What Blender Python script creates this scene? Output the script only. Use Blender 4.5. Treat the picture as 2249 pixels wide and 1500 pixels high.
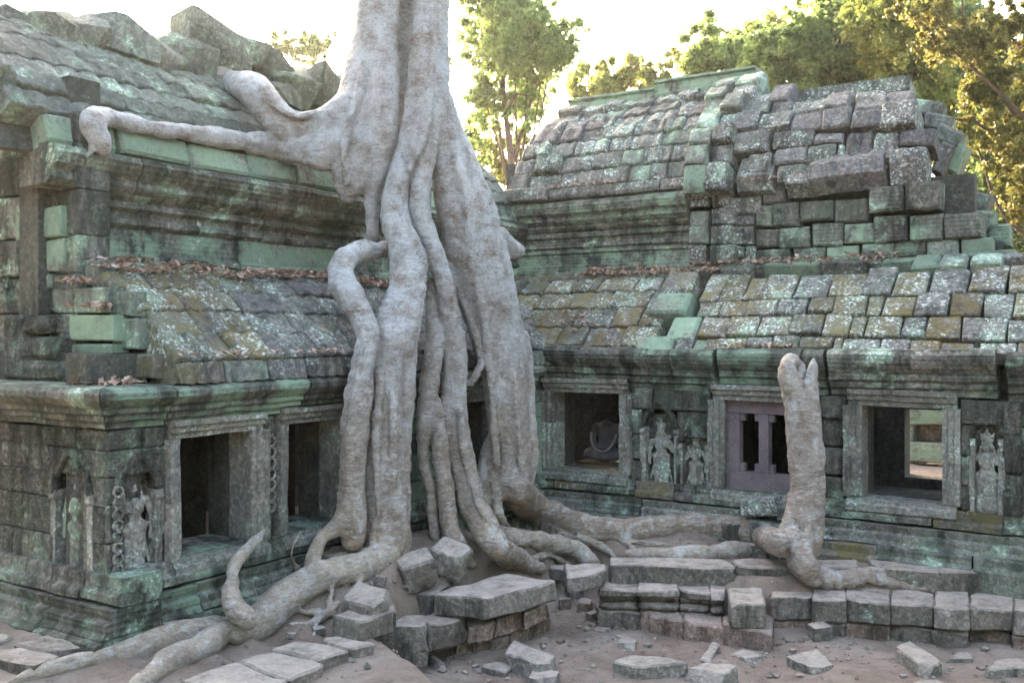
import bpy, bmesh, math, random
import numpy as np
from mathutils import Vector, Euler, Matrix

# ------------------------------------------------------------------ camera, sky, sun, exposure
for o in list(bpy.data.objects): bpy.data.objects.remove(o)
scn = bpy.context.scene
COL = scn.collection
TH = math.radians(33.0); FPX = 2100.0; HORIZON = 730.0; EYE = 2.6
cam_d = bpy.data.cameras.new('camera'); cam = bpy.data.objects.new('camera', cam_d); COL.objects.link(cam)
cam.location = (0, 0, EYE); cam.rotation_euler = (math.radians(90), 0, TH)
cam_d.sensor_width = 36; cam_d.lens = 36*FPX/2249; cam_d.shift_y = -20/2249; cam_d.clip_end = 3000
scn.camera = cam
SUN_AZ = Vector((-0.906, 0.604, 0)).normalized(); SUN_EL = math.radians(21)
world = bpy.data.worlds.new('World'); scn.world = world; world.use_nodes = True
wn = world.node_tree.nodes; wl = world.node_tree.links
sky = wn.new('ShaderNodeTexSky'); sky.sky_type = 'NISHITA'; sky.sun_disc = False
sky.sun_elevation = SUN_EL; sky.sun_rotation = math.atan2(SUN_AZ.x, SUN_AZ.y)
sky.air_density = 1.0; sky.dust_density = 4.0; sky.ozone_density = 0.6
bg = wn['Background']; wl.new(sky.outputs[0], bg.inputs[0]); bg.inputs[1].default_value = 0.15
sd_ = bpy.data.lights.new('sun', 'SUN'); sd_.energy = 2.2; sd_.angle = math.radians(0.6); sd_.color = (1, .93, .8)
sun = bpy.data.objects.new('sun', sd_); COL.objects.link(sun)
sv = Vector((SUN_AZ.x*math.cos(SUN_EL), SUN_AZ.y*math.cos(SUN_EL), math.sin(SUN_EL)))
sun.rotation_euler = sv.to_track_quat('Z', 'Y').to_euler()
vs = scn.view_settings; vs.view_transform = 'Standard'; vs.look = 'None'; vs.gamma = 1; vs.use_curve_mapping = False
vs.exposure = 4.15
vs.use_white_balance = True; vs.white_balance_temperature = 7700; vs.white_balance_tint = 10

# ------------------------------------------------------------------ helpers
R = random.Random(7)
CT, ST = math.cos(TH), math.sin(TH)
def ray(px, py):
    t = (px-1124.5)/FPX; v = (HORIZON-py)/FPX
    return Vector((t*CT-ST, t*ST+CT, v))            # times depth, from the camera
def at(px, py, d):
    r = ray(px, py); return Vector((r.x*d, r.y*d, EYE+r.z*d))
def at_z(px, py, z):
    r = ray(px, py); return at(px, py, (z-EYE)/r.z)
XL, YR, Y0 = -5.75, 9.545, 3.885
class Frame:
    def __init__(s, k): s.k = k
    def w(s, a, u, z):
        if s.k == 'R': return (a, YR+u, z)
        if s.k == 'G': return (a, Y0+u, z)
        return (XL-u, a, z)
    def px(s, px, py, u=0.0):
        r = ray(px, py)
        if s.k == 'L': d = (XL-u)/r.x; return r.y*d, EYE+r.z*d
        d = ((YR if s.k == 'R' else Y0)+u)/r.y; return r.x*d, EYE+r.z*d
FR, FL, FG = Frame('R'), Frame('L'), Frame('G')

def _hash(ix, iy, iz, seed):
    h = (ix*374761393 + iy*668265263 + iz*2147483647 + seed*1274126177) & 0xffffffff
    h = ((h ^ (h >> 13))*1274126177) & 0xffffffff
    h = ((h ^ (h >> 16))*2246822519) & 0xffffffff
    return ((h ^ (h >> 15)) & 0xffff)/32768.0-1
def vnoise(P, sc, seed=0):
    P = np.asarray(P, dtype=np.float64)*sc; I = np.floor(P).astype(np.int64); F = P-I; F = F*F*(3-2*F)
    out = np.zeros(len(P))
    for dx in (0, 1):
        for dy in (0, 1):
            for dz in (0, 1):
                w = (F[:, 0] if dx else 1-F[:, 0])*(F[:, 1] if dy else 1-F[:, 1])*(F[:, 2] if dz else 1-F[:, 2])
                out += w*_hash(I[:, 0]+dx, I[:, 1]+dy, I[:, 2]+dz, seed)
    return out

def mk(name, V, F, mat=None, parent=None, smooth=35, origin='center', recalc=True):
    """one mesh object; vertices are given in world space, the origin moves to the bottom centre"""
    V = np.asarray(V, dtype=np.float64).reshape(-1, 3)
    if origin is None: c = np.zeros(3)
    else:
        c = (V.min(0)+V.max(0))/2
        if origin == 'base': c[2] = V[:, 2].min()
    me = bpy.data.meshes.new(name)
    me.from_pydata((V-c).tolist(), [], F)
    if recalc:
        bm = bmesh.new(); bm.from_mesh(me); bmesh.ops.recalc_face_normals(bm, faces=bm.faces); bm.to_mesh(me); bm.free()
    if smooth:
        me.polygons.foreach_set('use_smooth', [True]*len(me.polygons))
        me.set_sharp_from_angle(angle=math.radians(smooth))
    if mat: me.materials.append(mat)
    o = bpy.data.objects.new(name, me); COL.objects.link(o)
    o.location = c
    if parent: setpar(o, parent)
    return o
def wpos(o):
    v = Vector(o.location)
    while o.parent: o = o.parent; v = v+Vector(o.location)
    return v
def setpar(o, parent): o.location = Vector(o.location)-wpos(parent); o.parent = parent
def from_bm(name, bm, mat, parent=None, smooth=35, origin='center'):
    bm.verts.index_update()
    V = [v.co[:] for v in bm.verts]; F = [[v.index for v in f.verts] for f in bm.faces]; bm.free()
    return mk(name, V, F, mat, parent, smooth, origin)
def tag(o, label, cat=None, group=None, kind=None):
    if label: o['label'] = label
    if cat: o['category'] = cat
    if group: o['group'] = group
    if kind: o['kind'] = kind
    return o
def thing(name, loc, label, cat, group=None):
    o = bpy.data.objects.new(name, None); COL.objects.link(o); o.location = loc
    o.empty_display_size = .2
    return tag(o, label, cat, group)

def loft(secs, caps=True):
    n = len(secs); k = len(secs[0]); V = np.concatenate(secs); F = []
    for i in range(n-1):
        for j in range(k):
            j2 = (j+1) % k
            F.append((i*k+j, i*k+j2, (i+1)*k+j2, (i+1)*k+j))
    if caps: F.append(tuple(range(k-1, -1, -1))); F.append(tuple(range((n-1)*k, n*k)))
    return V, F
def jiggle(V, rot, mv):
    c = V.mean(0); M = np.array(Euler([R.uniform(-rot, rot) for _ in range(3)]).to_matrix())
    return (V-c)@M.T+c+np.array([R.uniform(-mv, mv) for _ in range(3)])

class Profile:
    """outline of a wing across its length: u into the building, z up, z rising"""
    def __init__(s, pts):
        s.u = np.array([p[0] for p in pts], float); s.z = np.array([p[1] for p in pts], float)
        s.s = np.concatenate([[0], np.cumsum(np.hypot(np.diff(s.u), np.diff(s.z)))])
    def uz(s, z): return float(np.interp(z, s.z, s.u))
    def s_of(s, z): return float(np.interp(z, s.z, s.s))
    def pt(s, q):
        return float(np.interp(q, s.s, s.u)), float(np.interp(q, s.s, s.z))
    def nrm(s, q):
        a = s.pt(q-.05); b = s.pt(q+.05); du, dz = b[0]-a[0], b[1]-a[1]; l = math.hypot(du, dz) or 1
        return -dz/l, du/l
    def hit(s, F, px, py, d0=4, d1=18):
        r = ray(px, py); d = np.arange(d0, d1, .01)
        X, Y, Z = r.x*d, r.y*d, EYE+r.z*d
        u = {'R': Y-YR, 'G': Y-Y0, 'L': XL-X}[F.k]
        ok = (u >= np.interp(Z, s.z, s.u, left=9, right=99))
        i = int(np.argmax(ok)); 
        if not ok[i]: return None
        return (Y[i] if F.k == 'L' else X[i]), Z[i], d[i]
PW = Profile([(0, .3), (0, 9)])
PR = Profile([(0, .3), (0, 2.34), (-.06, 2.40), (.2, 2.66), (.5, 2.94), (.85, 3.2), (1.12, 3.34), (1.2, 3.36), (1.2, 4.2), (1.06, 4.28), (1.15, 4.6), (1.35, 4.98), (1.65, 5.32), (2.0, 5.58), (2.4, 5.76)])
PL = Profile([(0, .3), (0, 2.22), (-.12, 2.25), (-.08, 2.38), (.2, 2.6), (.5, 2.86), (.85, 3.08), (1.10, 3.17), (1.15, 3.19), (1.15, 3.9), (1.02, 3.95), (1.1, 4.25), (1.3, 4.55), (1.65, 4.88), (2.05, 5.16), (2.5, 5.36)])

def sblock(name, parent, mat, F, a0, a1, P, z0, z1, proud=0., T=.28, rib=0., ribw=.23, gap=.006, ch=.013, rot=.012, mv=.006, nz=.009, flat=False):
    s0, s1 = P.s_of(z0)+gap, P.s_of(z1)-gap
    if s1-s0 < .05: s1 = s0+.05
    a0 += gap; a1 -= gap
    ch = min(ch, (s1-s0)*.25, (a1-a0)*.25)
    h = s1-s0; nm = 2 if h < .32 else 3
    ss = [s0, s0+ch]+[s0+h*i/(nm) for i in range(1, nm)]+[s1-ch, s1]
    of = [-ch]+[0]*(len(ss)-2)+[-ch]
    if rib: na = max(4, int(round((a1-a0)/ribw*4)))
    else: na = max(2, int((a1-a0)/.2))
    st = [a0, a0+ch]+[a0+(a1-a0)*i/na for i in range(1, na)]+[a1-ch, a1]
    ta, ts = R.uniform(-.03, .03), R.uniform(-.03, .03)
    sl, sr = R.uniform(-.05, .05), R.uniform(-.05, .05); ac, sc = (a0+a1)/2, (s0+s1)/2
    secs = []
    for i, a in enumerate(st):
        end = -ch if i in (0, len(st)-1) else 0
        rb = rib*(abs(math.sin(math.pi*a/ribw))**.7-.5) if rib else 0
        f = (a-a0)/(a1-a0); row = []
        for q, o in zip(ss, of):
            u, z = P.pt(q); nu, nzv = P.nrm(q)
            off = proud+o+end+rb*(1 if o == 0 else .6)+ta*(a-ac)+ts*(q-sc)
            aa = a+(sl*(1-f)+sr*f)*(q-sc)
            row.append(F.w(aa, u+nu*off, z+nzv*off))
        for q in (s1, s0):
            u, z = P.pt(q); nu, nzv = P.nrm(sc)
            row.append(F.w(a, u-nu*T, z-nzv*T))
        secs.append(np.array(row))
    V, Fc = loft(secs)
    if nz:
        k = len(secs[0]); idx = np.arange(len(V)) % k < k-2
        off = nz*vnoise(V, 7, 3)+nz*.6*vnoise(V, 21, 4)
        if F.k == 'L': D = np.array([1, 0, .5])
        else: D = np.array([0, -1, .5])
        V[idx] += (off[:, None]*D)[idx]
    V = jiggle(V, rot, mv)
    return mk(name, V, Fc, mat, parent)

def mould(name, parent, mat, F, a0, a1, poly, gap=.004, rot=.006, mv=.006, nz=.008, mitre0=0, mitre1=0):
    """a moulded stone: an outline in (u, z) run along the wall"""
    n = max(2, int((a1-a0)/.12)); secs = []
    for i in range(n+1):
        f = i/n; row = []
        for (u, z) in poly:
            a = a0+gap+(a1-a0-2*gap)*f
            a += (-u*mitre0)*(1-f)*-1+(-u*mitre1)*f
            row.append(F.w(a, u, z))
        secs.append(np.array(row))
    V, Fc = loft(secs)
    V += (nz*vnoise(V, 6, 11)+nz*.7*vnoise(V, 19, 12))[:, None]*np.array([.6, .6, .8])
    V = jiggle(V, rot, mv)
    return mk(name, V, Fc, mat, parent, smooth=30)

def boxes(name, parent, mat, F, lst, origin='center'):
    V, Fc = [], []
    for (a0, a1, u0, u1, z0, z1) in lst:
        b = len(V)
        for z in (z0, z1):
            for a, u in ((a0, u0), (a1, u0), (a1, u1), (a0, u1)): V.append(F.w(a, u, z))
        Fc += [tuple(b+i for i in q) for q in ((0, 3, 2, 1), (4, 5, 6, 7), (0, 1, 5, 4), (1, 2, 6, 5), (2, 3, 7, 6), (3, 0, 4, 7))]
    return mk(name, V, Fc, mat, parent, smooth=0, origin=origin)
def wall_cells(a0, a1, z0, z1, holes, u0, u1):
    A = sorted({a0, a1, *[h[i] for h in holes for i in (0, 1)]}); Z = sorted({z0, z1, *[h[i] for h in holes for i in (2, 3)]})
    A = [a for a in A if a0 <= a <= a1]; Z = [z for z in Z if z0 <= z <= z1]; out = []
    for i in range(len(A)-1):
        for j in range(len(Z)-1):
            c = ((A[i]+A[i+1])/2, (Z[j]+Z[j+1])/2)
            if not any(h[0] < c[0] < h[1] and h[2] < c[1] < h[3] for h in holes): out.append((A[i], A[i+1], u0, u1, Z[j], Z[j+1]))
    return out
def split(a0, a1, wmin, wmax):
    out = []; a = a0
    while a1-a > wmax*1.15:
        w = R.uniform(wmin, wmax); out.append((a, a+w)); a += w
    if a1-a > wmin*1.6: m = a+(a1-a)*R.uniform(.4, .6); out += [(a, m), (m, a1)]
    elif a1-a > .04: out.append((a, a1))
    return out
def free(a0, a1, z0, z1, holes):
    iv = [(a0, a1)]
    for h in holes:
        if min(z1, h[3])-max(z0, h[2]) < .4*(z1-z0): continue
        nv = []
        for (p, q) in iv:
            if h[1] <= p or h[0] >= q: nv.append((p, q)); continue
            if h[0]-p > .04: nv.append((p, h[0]))
            if q-h[1] > .04: nv.append((h[1], q))
        iv = nv
    return iv

def tube(pts, rad, n=10, cap=True):
    pts = [Vector(p) for p in pts]; secs = []
    up = Vector((0, 0, 1)); prev = None
    for i, p in enumerate(pts):
        t = (pts[min(i+1, len(pts)-1)]-pts[max(i-1, 0)]).normalized()
        if prev is None: x = t.orthogonal().normalized()
        else: x = (prev-t*prev.dot(t)).normalized()
        prev = x; y = t.cross(x)
        secs.append(np.array([p+(x*math.cos(2*math.pi*j/n)+y*math.sin(2*math.pi*j/n))*rad[i] for j in range(n)]))
    return loft(secs, cap)
def smooth_path(pts, step=4):
    """Catmull-Rom through rows of numbers"""
    P = np.array(pts, float); P = np.vstack([2*P[0]-P[1], P, 2*P[-1]-P[-2]]); out = []
    for i in range(1, len(P)-2):
        for k in range(step):
            t = k/step
            out.append(.5*((2*P[i])+(-P[i-1]+P[i+1])*t+(2*P[i-1]-5*P[i]+4*P[i+1]-P[i+2])*t*t+(-P[i-1]+3*P[i]-3*P[i+1]+P[i+2])*t**3))
    out.append(P[-2]); return np.array(out)

def sdf_mesh(paths, vox, k=40., pad=.12, lo=None, hi=None, carve=()):
    """paths: list of (n,4) arrays x,y,z,r. Smooth union -> surface nets. Returns V, F, group per vertex, normals"""
    allp = np.concatenate(paths)
    mn = (allp[:, :3]-allp[:, 3:]).min(0)-pad if lo is None else np.array(lo, float)
    mx = (allp[:, :3]+allp[:, 3:]).max(0)+pad if hi is None else np.array(hi, float)
    N = np.ceil((mx-mn)/vox).astype(int)+1
    acc = np.zeros(N, np.float32); best = np.full(N, 9., np.float32); grp = np.zeros(N, np.int16)
    for gi, p in enumerate(paths):
        tmn = np.maximum(((p[:, :3]-p[:, 3:]).min(0)-pad-mn)/vox, 0).astype(int); tmx = np.minimum(((p[:, :3]+p[:, 3:]).max(0)+pad-mn)/vox+2, N).astype(int)
        if (tmx <= tmn).any(): continue
        D = np.full(tmx-tmn, 9., np.float32)
        for i in range(len(p)-1):
            a, b = p[i], p[i+1]; rm = max(a[3], b[3])+pad
            l = np.maximum((np.minimum(a[:3], b[:3])-rm-mn)/vox, tmn).astype(int); h = np.minimum((np.maximum(a[:3], b[:3])+rm-mn)/vox+2, tmx).astype(int)
            if (h <= l).any(): continue
            x = (np.arange(l[0], h[0])*vox+mn[0]-a[0])[:, None, None]; y = (np.arange(l[1], h[1])*vox+mn[1]-a[1])[None, :, None]; z = (np.arange(l[2], h[2])*vox+mn[2]-a[2])[None, None, :]
            v = b[:3]-a[:3]; vv = max(v@v, 1e-9)
            t = np.clip((x*v[0]+y*v[1]+z*v[2])/vv, 0, 1)
            d = np.sqrt((x-t*v[0])**2+(y-t*v[1])**2+(z-t*v[2])**2)-(a[3]+t*(b[3]-a[3]))
            sl = tuple(slice(l[c]-tmn[c], h[c]-tmn[c]) for c in range(3))
            D[sl] = np.minimum(D[sl], d.astype(np.float32))
        sl = tuple(slice(tmn[c], tmx[c]) for c in range(3))
        acc[sl] += np.where(D < pad, np.exp(-k*np.minimum(D, 1)), 0)
        m = D < best[sl]; best[sl][m] = D[m]; grp[sl][m] = gi
    S = np.where(acc > 0, -np.log(np.maximum(acc, 1e-30))/k, pad).astype(np.float32)
    S = np.clip(S, -pad, pad)
    for c in carve:
        gx_ = (np.arange(N[0])*vox+mn[0]-c[0])[:, None, None]; gy_ = (np.arange(N[1])*vox+mn[1]-c[1])[None, :, None]; gz_ = (np.arange(N[2])*vox+mn[2]-c[2])[None, None, :]
        S = np.maximum(S, (c[3]-np.sqrt(gx_**2+gy_**2+(gz_*c[4])**2)).astype(np.float32))
    ins = S < 0
    c8 = [S[i:N[0]-1+i, j:N[1]-1+j, l:N[2]-1+l] for i in (0, 1) for j in (0, 1) for l in (0, 1)]
    cnt = sum((c < 0).astype(np.int8) for c in c8)
    cells = np.argwhere((cnt > 0) & (cnt < 8))
    vid = np.full(N-1, -1, np.int64); vid[tuple(cells.T)] = np.arange(len(cells))
    pos = np.zeros((len(cells), 3)); w = np.zeros(len(cells))
    offs = [(i, j, l) for i in (0, 1) for j in (0, 1) for l in (0, 1)]
    val = {o: S[cells[:, 0]+o[0], cells[:, 1]+o[1], cells[:, 2]+o[2]] for o in offs}
    for ax in range(3):
        for o in offs:
            if o[ax]: continue
            o2 = list(o); o2[ax] = 1; o2 = tuple(o2); a, b = val[o], val[o2]
            cr = (a < 0) != (b < 0); t = np.where(cr, a/np.where(cr, a-b, 1), 0)
            q = np.tile(np.array(o, float), (len(cells), 1)); q[:, ax] += t
            pos += q*cr[:, None]; w += cr
    V = (cells+pos/np.maximum(w, 1)[:, None])*vox+mn
    G = grp[tuple(cells.T)]
    Fs = []
    for ax in range(3):
        b, c = (ax+1) % 3, (ax+2) % 3
        s1 = [slice(None)]*3; s2 = [slice(None)]*3; s1[ax] = slice(0, -1); s2[ax] = slice(1, None)
        A, B = ins[tuple(s1)], ins[tuple(s2)]
        for fl in (0, 1):
            e = np.argwhere((A & ~B) if fl == 0 else (~A & B))
            e = e[(e[:, b] > 0) & (e[:, c] > 0) & (e[:, b] < N[b]-1) & (e[:, c] < N[c]-1)]
            if not len(e): continue
            q = []
            for db, dc in ((-1, -1), (0, -1), (0, 0), (-1, 0)):
                f = e.copy(); f[:, b] += db; f[:, c] += dc; q.append(vid[tuple(f.T)])
            q = np.stack(q, 1)
            if fl: q = q[:, ::-1]
            Fs.append(q[(q >= 0).all(1)])
    Fq = np.concatenate(Fs)
    return V, Fq, G
def vnormals(V, F):
    n = np.cross(V[F[:, 2]]-V[F[:, 0]], V[F[:, 3]]-V[F[:, 1]]); N = np.zeros_like(V)
    for j in range(4): np.add.at(N, F[:, j], n)
    return N/np.maximum(np.linalg.norm(N, axis=1), 1e-9)[:, None]
def relax(V, F, it=2, f=.5):
    for _ in range(it):
        S = np.zeros_like(V); C = np.zeros(len(V))
        for j in range(4):
            np.add.at(S, F[:, j], V[F[:, (j+1) % 4]]); np.add.at(C, F[:, j], 1)
            np.add.at(S, F[:, j], V[F[:, (j-1) % 4]]); np.add.at(C, F[:, j], 1)
        V = V*(1-f)+f*S/np.maximum(C, 1)[:, None]
    return V
# ------------------------------------------------------------------ materials
def nodes(name):
    m = bpy.data.materials.new(name); m.use_nodes = True; nt = m.node_tree; N = nt.nodes; L = nt.links
    b = N['Principled BSDF']; b.inputs['Specular IOR Level'].default_value = .25
    def new(t, **k):
        n = N.new(t)
        for a, v in k.items():
            if a in n.inputs: n.inputs[a].default_value = v
            else: setattr(n, a, v)
        return n
    return m, b, new, L
def sock(L, a, b): L.new(a, b)
def noise(new, L, vec, scale, detail=4, rough=.6, stretch=None):
    if stretch:
        mp = new('ShaderNodeMapping'); mp.inputs['Scale'].default_value = stretch; L.new(vec, mp.inputs[0]); vec = mp.outputs[0]
    n = new('ShaderNodeTexNoise'); n.inputs['Scale'].default_value = scale; n.inputs['Detail'].default_value = detail; n.inputs['Roughness'].default_value = rough
    L.new(vec, n.inputs['Vector']); return n.outputs['Fac']
def ramp(new, L, fac, p0, p1, c0=(0, 0, 0, 1), c1=(1, 1, 1, 1)):
    r = new('ShaderNodeValToRGB'); e = r.color_ramp.elements
    e[0].position = max(0, min(1, p0)); e[1].position = max(0, min(1, p1)); e[0].color = c0; e[1].color = c1
    L.new(fac, r.inputs[0]); return r.outputs[0]
def mixc(new, L, fac, a, b, mode='MIX'):
    m = new('ShaderNodeMix'); m.data_type = 'RGBA'; m.blend_type = mode
    for s, v in ((m.inputs[0], fac), (m.inputs[6], a), (m.inputs[7], b)):
        if isinstance(v, (int, float)): s.default_value = v
        elif isinstance(v, tuple): s.default_value = (*v, 1) if len(v) == 3 else v
        else: L.new(v, s)
    return m.outputs[2]
def math_(new, L, op, a, b):
    m = new('ShaderNodeMath'); m.operation = op
    for s, v in ((m.inputs[0], a), (m.inputs[1], b)):
        if isinstance(v, (int, float)): s.default_value = v
        else: L.new(v, s)
    return m.outputs[0]
def bump(new, L, b, hs, strength=.6, dist=.02):
    prev = None
    for h, st, ds in hs:
        n = new('ShaderNodeBump'); n.inputs['Strength'].default_value = st; n.inputs['Distance'].default_value = ds
        L.new(h, n.inputs['Height'])
        if prev: L.new(prev, n.inputs['Normal'])
        prev = n.outputs[0]
    L.new(prev, b.inputs['Normal'])

def stone(name, c1, c2, green=.4, white=.3, ochre=.0, dark=.5, carve=0., gcol=(.186, .262, .188), dust=0., lines=0.):
    m, b, new, L = nodes(name)
    pos = new('ShaderNodeNewGeometry').outputs['Position']; rnd = new('ShaderNodeObjectInfo').outputs['Random']
    off2 = new('ShaderNodeVectorMath'); off2.operation = 'ADD'; sc2 = new('ShaderNodeVectorMath'); sc2.operation = 'SCALE'; sc2.inputs['Scale'].default_value = .14
    # a shift per stone so that stains do not run on across the joints
    off = new('ShaderNodeVectorMath'); off.operation = 'ADD'; cmb = new('ShaderNodeCombineXYZ')
    for i in range(3): L.new(math_(new, L, 'MULTIPLY', rnd, (2.3, 1.7, 1.1)[i]), cmb.inputs[i])
    L.new(pos, off.inputs[0]); L.new(cmb.outputs[0], off.inputs[1]); vec = off.outputs[0]
    L.new(cmb.outputs[0], sc2.inputs[0]); L.new(pos, off2.inputs[0]); L.new(sc2.outputs[0], off2.inputs[1]); vec2 = off2.outputs[0]
    c = mixc(new, L, ramp(new, L, noise(new, L, vec, 3.2, 6, .65), .35, .65), c1, c2)
    c = mixc(new, L, ramp(new, L, noise(new, L, vec, 20, 6, .75), .48, .70), c, tuple(min(1, x*1.9) for x in c2))
    c = mixc(new, L, math_(new, L, 'MULTIPLY', ramp(new, L, noise(new, L, vec, 30, 5, .75), .38, .52, (1, 1, 1, 1), (0, 0, 0, 1)), .6), c, tuple(x*.42 for x in c1))
    if dark:
        f = ramp(new, L, noise(new, L, pos, 2.2, 5, .7, (2.6, 2.6, .55)), .62-.25*dark, .78-.2*dark)
        c = mixc(new, L, math_(new, L, 'MULTIPLY', f, .92), c, tuple(x*.2 for x in c1))
    if ochre:
        f = ramp(new, L, noise(new, L, vec2, 2.0, 7, .65), .70-.35*ochre, .80-.32*ochre)
        f2 = ramp(new, L, noise(new, L, vec, 9, 4, .6), .3, .6)
        c = mixc(new, L, math_(new, L, 'MULTIPLY', math_(new, L, 'MULTIPLY', f, f2), .9), c, (.135, .098, .035))
    if green:
        sf = ramp(new, L, noise(new, L, vec2, 1.3, 6, .7), .36, .66)
        c = mixc(new, L, math_(new, L, 'MULTIPLY', sf, min(.5, .75*green+.08)), c, tuple(x*.62 for x in gcol))
        f = ramp(new, L, noise(new, L, vec2, 2.6, 9, .72), .68-.30*green, .75-.26*green)
        g2 = mixc(new, L, noise(new, L, vec, 14, 3), tuple(x*.75 for x in gcol), tuple(min(1, x*1.25) for x in gcol))
        c = mixc(new, L, math_(new, L, 'MULTIPLY', f, .92), c, g2)
    if white:
        v = new('ShaderNodeTexVoronoi'); v.inputs['Scale'].default_value = 17
        wv = new('ShaderNodeVectorMath'); wv.operation = 'ADD'; L.new(vec, wv.inputs[0])
        nn = new('ShaderNodeTexNoise'); nn.inputs['Scale'].default_value = 16; L.new(vec, nn.inputs['Vector'])
        sc = new('ShaderNodeVectorMath'); sc.operation = 'SCALE'; sc.inputs['Scale'].default_value = .07; L.new(nn.outputs['Color'], sc.inputs[0]); L.new(sc.outputs[0], wv.inputs[1])
        L.new(wv.outputs[0], v.inputs['Vector'])
        sp = ramp(new, L, v.outputs['Distance'], .16, .34, (1, 1, 1, 1), (0, 0, 0, 1))
        area = ramp(new, L, noise(new, L, vec2, 2.6, 6, .72), .68-.36*white, .76-.34*white)
        fine = ramp(new, L, noise(new, L, vec, 34, 5, .75), .53, .62)
        f = math_(new, L, 'MULTIPLY', math_(new, L, 'MAXIMUM', sp, fine), area)
        c = mixc(new, L, math_(new, L, 'MULTIPLY', f, .9), c, (.50, .53, .51))
    # stone to stone variation
    vr = new('ShaderNodeMapRange'); L.new(rnd, vr.inputs[0]); vr.inputs[3].default_value = .72; vr.inputs[4].default_value = 1.15
    c = mixc(new, L, 1.0, c, vr.outputs[0], 'MULTIPLY')
    if dust:  # dust on up-facing faces, which also paints in light falling from above
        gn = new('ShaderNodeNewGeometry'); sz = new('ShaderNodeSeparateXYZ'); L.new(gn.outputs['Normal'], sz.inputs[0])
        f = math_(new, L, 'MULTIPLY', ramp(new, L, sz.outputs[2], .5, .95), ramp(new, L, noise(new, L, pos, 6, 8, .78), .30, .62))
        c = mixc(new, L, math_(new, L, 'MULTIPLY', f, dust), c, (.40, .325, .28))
    L.new(c, b.inputs['Base Color']); b.inputs['Roughness'].default_value = .93
    hs = [(noise(new, L, vec, 8, 6, .7), .7, .06), (noise(new, L, vec, 26, 6, .75), .75, .03), (noise(new, L, vec, 80, 4, .75), .5, .008)]
    if carve:
        v = new('ShaderNodeTexVoronoi'); v.inputs['Scale'].default_value = 15; v.feature = 'SMOOTH_F1'; v.inputs['Smoothness'].default_value = .25
        nn = new('ShaderNodeTexNoise'); nn.inputs['Scale'].default_value = 9; L.new(pos, nn.inputs['Vector'])
        L.new(mixc(new, L, .12, pos, nn.outputs['Color']), v.inputs['Vector'])
        sn = new('ShaderNodeMath'); sn.operation = 'SINE'; L.new(math_(new, L, 'MULTIPLY', v.outputs['Distance'], 48), sn.inputs[0])
        hs.insert(0, (sn.outputs[0], carve, .02))
    if lines:
        sp = new('ShaderNodeSeparateXYZ'); L.new(pos, sp.inputs[0]); sn = new('ShaderNodeMath'); sn.operation = 'SINE'
        L.new(math_(new, L, 'MULTIPLY', sp.outputs[2], 150), sn.inputs[0]); hs.insert(0, (sn.outputs[0], lines, .012))
    bump(new, L, b, hs)
    return m

GREY1, GREY2 = (.072, .063, .059), (.168, .153, .14)
M = {}
M['wall'] = stone('stone_weathered_wall', (.075, .066, .058), (.185, .168, .148), green=.5, white=.38, dark=.75)
M['carved'] = stone('stone_carved', (.078, .069, .061), (.185, .168, .15), green=.44, white=.34, dark=.75, carve=1.0)
M['mould'] = stone('stone_moulding', (.072, .063, .056), (.185, .166, .147), green=.48, white=.34, dark=.9, lines=.35)
M['frame'] = stone('stone_frame', (.15, .135, .12), (.24, .22, .195), green=.36, white=.5, dark=.4, lines=0)
M['green'] = stone('stone_green_lichen', (.13, .14, .115), (.2, .2, .17), green=.88, white=.2, dark=.6)
M['greenmould'] = stone('stone_green_moulding', (.095, .09, .08), (.17, .16, .14), green=.66, white=.2, dark=.9, lines=.3)
M['rooflow'] = stone('stone_roof_patchy', (.075, .066, .06), (.165, .15, .135), green=.42, white=.66, ochre=.98, dark=.6)
M['roof'] = stone('stone_roof_grey', GREY1, GREY2, green=.4, white=.6, dark=.6)
M['roofwhite'] = stone('stone_roof_white_lichen', GREY1, GREY2, green=.35, white=.85, dark=.3)
M['roofochre'] = stone('stone_roof_ochre_moss', GREY1, (.16, .14, .12), green=.22, white=.45, ochre=.9, dark=.4)
M['roofdark'] = stone('stone_roof_dark', (.085, .074, .074), (.145, .128, .125), green=.12, white=.35, dark=.4)
M['roofgreen'] = stone('stone_roof_green', (.08, .08, .072), (.15, .145, .13), green=.6, white=.4, dark=.5)
M['leftroof'] = stone('stone_left_roof', (.07, .072, .066), (.135, .13, .118), green=.48, white=.35, dark=.4)
M['slab'] = stone('stone_paving_dusty_painted_light', (.12, .098, .084), (.20, .165, .145), green=.12, white=.15, dark=.45, dust=.98)  # dust plus painted top light, sides left darker
M['step'] = stone('stone_step', (.10, .08, .068), (.18, .145, .125), green=.15, white=.15, dark=.6, dust=.95)  # dark base paints the shade on step fronts, pale dust the lit treads
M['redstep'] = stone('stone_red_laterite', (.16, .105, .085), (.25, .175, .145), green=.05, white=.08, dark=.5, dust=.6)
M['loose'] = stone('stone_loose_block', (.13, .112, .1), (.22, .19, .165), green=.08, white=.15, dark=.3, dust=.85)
M['core'] = stone('stone_inner', (.035, .03, .027), (.065, .058, .05), green=.1, white=0, dark=.4)

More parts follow.
